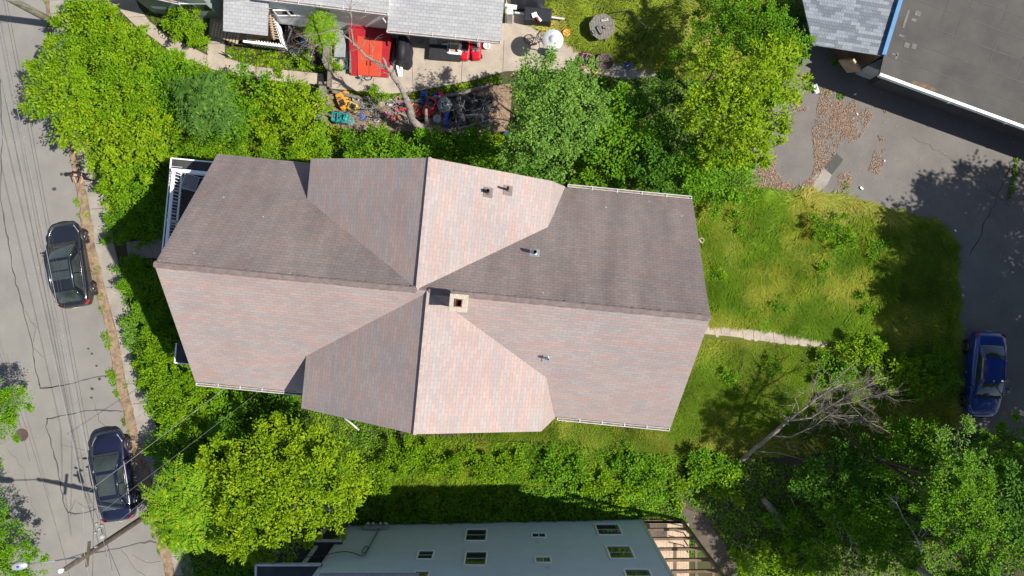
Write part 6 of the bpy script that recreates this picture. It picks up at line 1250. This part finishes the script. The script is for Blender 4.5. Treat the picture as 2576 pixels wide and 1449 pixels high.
# street trees on the far side of the street, off to the left
g7 = 'trees on the far side of the street'
plant('tree', 'tree tip hanging into view above the manhole at the left edge', 'tree', 'fine', [(20, 1020, 34, 4.2), (48, 1005, 28, 4.0), (15, 1075, 30, 4.0), (-70, 1030, 70, 5), (-30, 985, 30, 4.2)], g7, base=(-90, 1010))
plant('tree', 'leafy tree at the lower left corner behind the street lamp', 'tree', 'fine', [(35, 1350, 36, 4.0), (20, 1410, 46, 4.6), (75, 1430, 34, 4.0), (-60, 1380, 80, 5.2), (20, 1460, 50, 4.6)], g7, base=(-60, 1340))
plant('tree', 'tree beyond the left edge whose shadow falls on the street', 'tree', 'fine', [(-90, 1250, 80, 5), (-60, 1170, 60, 5), (-40, 1300, 50, 4.6)], g7, base=(-100, 1200))
# tall trees east of the frame: their crowns shade the driveway and lawn
g8 = 'tall trees east of the driveway'
def wtree(lb, x, y, blobs, dn):
    t = thing('shade_tree', lb, 'tree', (x, y, 0), 0, g8); bl = [(x+a, y+b, z, r, r*.65) for a, b, z, r in blobs]
    A_ = crown_pts(bl, 'sparse', dn); leaves('crown', *A_[:7], A_[7], t); stems((x, y, 0), bl, .25, t, 'trunk', 'bark')
SH = 'tall spreading tree beyond the right edge that shades '
wtree(SH+'the upper driveway', 33, -.6, [(-1.6, 1.6, 9.5, 2.4), (.8, 2.6, 10.5, 2.6), (-1.2, -1.2, 9.6, 2.5), (2, 0, 10, 2.6), (-3.6, 2.4, 9.2, 1.1), (-3.4, -.6, 9.2, 1.8), (3.5, 2.5, 10.5, 2.6)], 1.35)
wtree(SH+'the middle of the driveway', 33.5, -5.5, [(-2.6, 1.2, 9.6, 2.4), (0, 2.4, 10, 2.6), (-2.2, -2.0, 9.6, 2.4), (1.8, -.5, 10.5, 2.8), (-4.0, -.4, 9.2, 1.6), (.5, -3, 10.2, 2.5)], 1.3)
wtree(SH+'the lawn island', 30.6, -2.9, [(-.9, 1.5, 9.0, 1.6), (-.5, -1.0, 9.2, 1.9), (-.7, -3.6, 9.2, 1.7)], .95)
wtree(SH+'the blue car', 32, -11.0, [(-2.6, .8, 9.6, 2.2), (.5, 1.5, 10, 2.5), (-1, -2, 9.6, 2.5), (2, -1.5, 10, 2.5), (-4.2, -1.8, 9.2, 1.8), (-2.2, 3.2, 9.4, 1.6), (3.5, -4, 10, 2.6)], .72)
wtree(SH+'the bare leaning tree', 26.5, -13.8, [(-1.8, .6, 9.4, 2.0), (1.0, 1.6, 10.0, 2.2), (-.5, -1.4, 10.0, 2.2), (2.6, -.5, 9.6, 2), (-3.4, -1.5, 9.0, 1.5)], .95)
wtree(SH+'the lawn south of the house', 20.8, -14.4, [(-1.0, .8, 9.4, 1.5), (.9, .4, 10.2, 1.7), (0, -.6, 9.6, 1.5)], .9)
wtree(SH+'the far edge of the driveway', 37.5, -6.8, [(-.8, 2.4, 10, 2.4), (-1.5, -.5, 9.6, 2.2), (.5, -3, 10, 2.4), (1.5, .5, 10.5, 2.6)], 1.1)
# ------------------------------------------------------------ dead and bare trees
def branchtree(name, lb, limbs, mat, twigs=(8, .5), base=None, group=None, parts=('trunk', 'branch'), spread=.7, seed=3, lift=.15):
    rs = random.Random(seed); t = thing(name, lb, 'tree', P(*(base or limbs[0][0][0][:2]), 0), 0, group)
    def rec(m, p, d, L, r, dep):
        n = 4; q = p; pts = [p]
        for k in range(n):
            d = (d+Vector((rs.gauss(0, .16), rs.gauss(0, .16), rs.gauss(0, .12)))).normalized(); q = q+d*L/n; pts.append(q)
        m.tube(pts, [r*(1-.6*k/n) for k in range(n+1)], 5)
        if dep > 0:
            for k in range(1, n+1):
                if rs.random() < .85: rec(m, pts[k], (d+Vector((rs.gauss(0, spread), rs.gauss(0, spread), rs.gauss(lift, .35)))).normalized(), L*rs.uniform(.4, .7), r*.5, dep-1)
    for i, (pts, r0, r1, ntw) in enumerate(limbs):
        q = [P(*p) for p in pts]; m = MB(); n = len(q); out = []
        for k in range(n-1):
            for s in (0, .5): out.append(q[k].lerp(q[k+1], s)+Vector((rs.gauss(0, .02), rs.gauss(0, .02), 0)))
        out.append(q[-1]); N_ = len(out); rad = [r0+(r1-r0)*k/(N_-1)*1.0 for k in range(N_)]; m.tube(out, [x*rs.uniform(.9, 1.12) for x in rad], 9)
        for k in range(ntw):
            s = rs.uniform(.35, 1); j = min(N_-2, int(s*(N_-1))); d = (out[j+1]-out[j]).normalized()
            rec(m, out[j], (d*.8+Vector((rs.gauss(0, spread), rs.gauss(0, spread), rs.gauss(lift, .3)))).normalized(), rs.uniform(.4, 1.)*twigs[1]*2, max(.012, rad[j]*.35), 2)
        m.build(parts[0] if i == 0 else parts[1], mat, t)
    return t
branchtree('dead_tree', 'bleached dead tree with broken trunk leaning over the toy yard and patio', [
    ([(1082, 345, 0), (1075, 325, 1.0), (1052, 318, 1.6), (1037, 300, 2.2), (1030, 270, 2.9), (1020, 248, 3.4)], .25, .17, 2),
    ([(1020, 248, 3.4), (1008, 220, 3.8), (988, 190, 4.3), (975, 172, 4.6)], .13, .09, 5),
    ([(975, 172, 4.6), (950, 160, 4.8), (920, 140, 5.1), (890, 110, 5.5), (865, 90, 5.8), (845, 72, 6.0)], .07, .025, 12),
    ([(890, 112, 5.5), (884, 70, 5.9), (882, 40, 6.2), (868, 20, 6.4)], .035, .015, 5), ([(882, 45, 6.2), (883, 0, 6.5), (880, -30, 6.7)], .03, .012, 3),
    ([(975, 172, 4.6), (968, 155, 4.9), (962, 145, 5.1)], .07, .05, 1), ([(850, 74, 6.0), (815, 82, 6.0), (780, 90, 5.8), (770, 110, 5.6)], .03, .012, 6),
    ([(845, 104, 5.4), (810, 105, 5.4), (790, 120, 5.2), (778, 130, 5.0)], .025, .01, 5),
    ([(1078, 330, .8), (1073, 300, 1.6), (1072, 275, 2.3)], .16, .07, 0), ([(1085, 335, .9), (1110, 330, 1.3), (1150, 325, 1.6), (1200, 312, 1.9), (1240, 300, 2.1)], .12, .04, 22),
    ([(1150, 325, 1.6), (1145, 295, 2.2), (1160, 268, 2.6)], .035, .015, 6), ([(1200, 312, 1.9), (1212, 270, 2.6), (1225, 235, 3.0)], .035, .012, 7),
    ([(1055, 318, 1.4), (1030, 315, 1.3), (1005, 305, 1.2), (990, 285, 1.3)], .07, .03, 5), ([(1030, 262, 2.9), (990, 268, 2.4), (940, 270, 2.2), (900, 285, 2.0), (880, 300, 1.8)], .05, .015, 22), ([(940, 270, 2.2), (920, 290, 1.9), (910, 310, 1.7)], .03, .01, 7),
    ([(1085, 330, .8), (1100, 312, 1.2), (1120, 300, 1.5)], .06, .03, 3)], 'bark', (8, .45), seed=5)
branchtree('fallen_branch', 'slim dead branch lying on the grass strip above the roof', [([(1050, 348, .3), (1000, 358, .3), (980, 376, .2)], .03, .01, 2), ([(905, 350+20, .3), (880, 372, .25), (860, 378, .2)], .035, .012, 4)], 'deadw', (8, .4), parts=('branch', 'branch'), seed=9)
branchtree('bare_tree', 'leafless grey tree leaning across the lawn toward the blue car', [
    ([(1858, 1165, 0), (1885, 1140, .7), (1920, 1112, 1.3), (1955, 1083, 1.8), (1985, 1055, 2.2)], .12, .09, 1),
    ([(1985, 1055, 2.2), (2030, 1020, 2.6), (2075, 985, 3.0), (2120, 965, 3.4)], .065, .03, 22), ([(1985, 1058, 2.2), (2040, 1050, 2.6), (2090, 1020, 3.0), (2150, 985, 3.5), (2200, 960, 3.9)], .065, .02, 34),
    ([(1940, 1096, 1.6), (1990, 1100, 2.0), (2050, 1072, 2.6), (2085, 1045, 3.0), (2160, 1045, 3.4)], .05, .015, 14), ([(2120, 965, 3.4), (2170, 960, 3.7), (2230, 950, 4.0)], .03, .01, 9),
    ([(2060, 1000, 2.8), (2100, 960, 3.3), (2160, 905, 3.8)], .035, .012, 5), ([(2010, 1035, 2.4), (2000, 1000, 2.8), (2050, 965, 3.3), (2080, 930, 3.7)], .03, .01, 4),
    ([(2090, 1022, 3.0), (2150, 1010, 3.4), (2220, 990, 3.8), (2260, 985, 4)], .035, .01, 18), ([(2085, 1045, 3.0), (2150, 1060, 3.2), (2210, 1060, 3.4)], .03, .01, 8), ([(2120, 1000, 3.2), (2180, 1060, 3.5), (2240, 1090, 3.6)], .02, .008, 4),
    ([(1895, 1133, .8), (1960, 1140, 1.0), (2030, 1160, 1.1), (2060, 1165, 1.1)], .04, .012, 3)], 'barkp', (8, .45), seed=12, spread=.45)
branchtree('bare_sapling', 'whitish bare sapling with forked stems in the southeast thicket', [
    ([(2318, 1395, 0), (2312, 1370, 1.5), (2300, 1345, 2.4)], .07, .05, 0), ([(2300, 1345, 2.4), (2270, 1300, 3.4), (2255, 1265, 4.0), (2225, 1240, 4.4)], .035, .012, 4),
    ([(2312, 1345, 2.4), (2330, 1290, 3.4), (2325, 1265, 3.6)], .03, .01, 3), ([(2315, 1352, 2.2), (2345, 1325, 3), (2375, 1300, 3.5)], .03, .01, 5), ([(2316, 1362, 1.8), (2280, 1362, 2.2), (2260, 1345, 2.5)], .025, .01, 3), ([(2375, 1290, 4.6), (2400, 1330, 4.4), (2440, 1360, 4.2)], .03, .015, 2)], 'deadw', (8, .35), seed=15)
branchtree('fallen_log', 'thick cut log lying in the weeds right of the dirt path', [([(1920, 1255, .2), (1940, 1280, .25), (1958, 1305, .3), (1975, 1325, .35)], .16, .18, 1)], 'bark', (8, .3), parts=('log', 'branch'), seed=17)
for i, (limbs, lb) in enumerate((([([(1700+12, 1090+250, .2), (1718, 1385-18, .3), (1740, 1380, .2)], .02, .01, 1)], 'thin curved stick on the weeds beside the dirt path'),
    ([([(2305-20, 1384+50, .3), (2300, 1400, .6), (2312, 1390, .8)], .02, .01, 3)], 'stick upright at the lower thicket edge'), ([([(1990, 1275-20, .3), (2030, 1340, .5), (2060, 1370, .5)], .02, .01, 3)], 'pale twigs beside the fallen log'),
    ([([(2130, 1400, .2), (2145, 1365, .6), (2128, 1335, .8)], .022, .01, 4), ([(2150, 1410, .2), (2170, 1370, .6), (2200, 1350, .8)], .02, .01, 4)], 'crossed pale sticks above the bare soil'), ([([(2120, 1260+100, .3), (2100, 1300, .4), (2090, 1290, .4)], .02, .01, 2), ([(1840+6, 1420, .3), (1870, 1390, .5), (1890, 1360, .6)], .022, .01, 3)], 'pale forked sticks right of the deck frame'))):
    branchtree('fallen_stick', lb, limbs, 'deadw', (8, .3), parts=('stick', 'stick'), group='sticks lying in the weeds', seed=30+i)
print('faces', sum(len(o.data.polygons) for o in bpy.data.objects if o.type == 'MESH'))
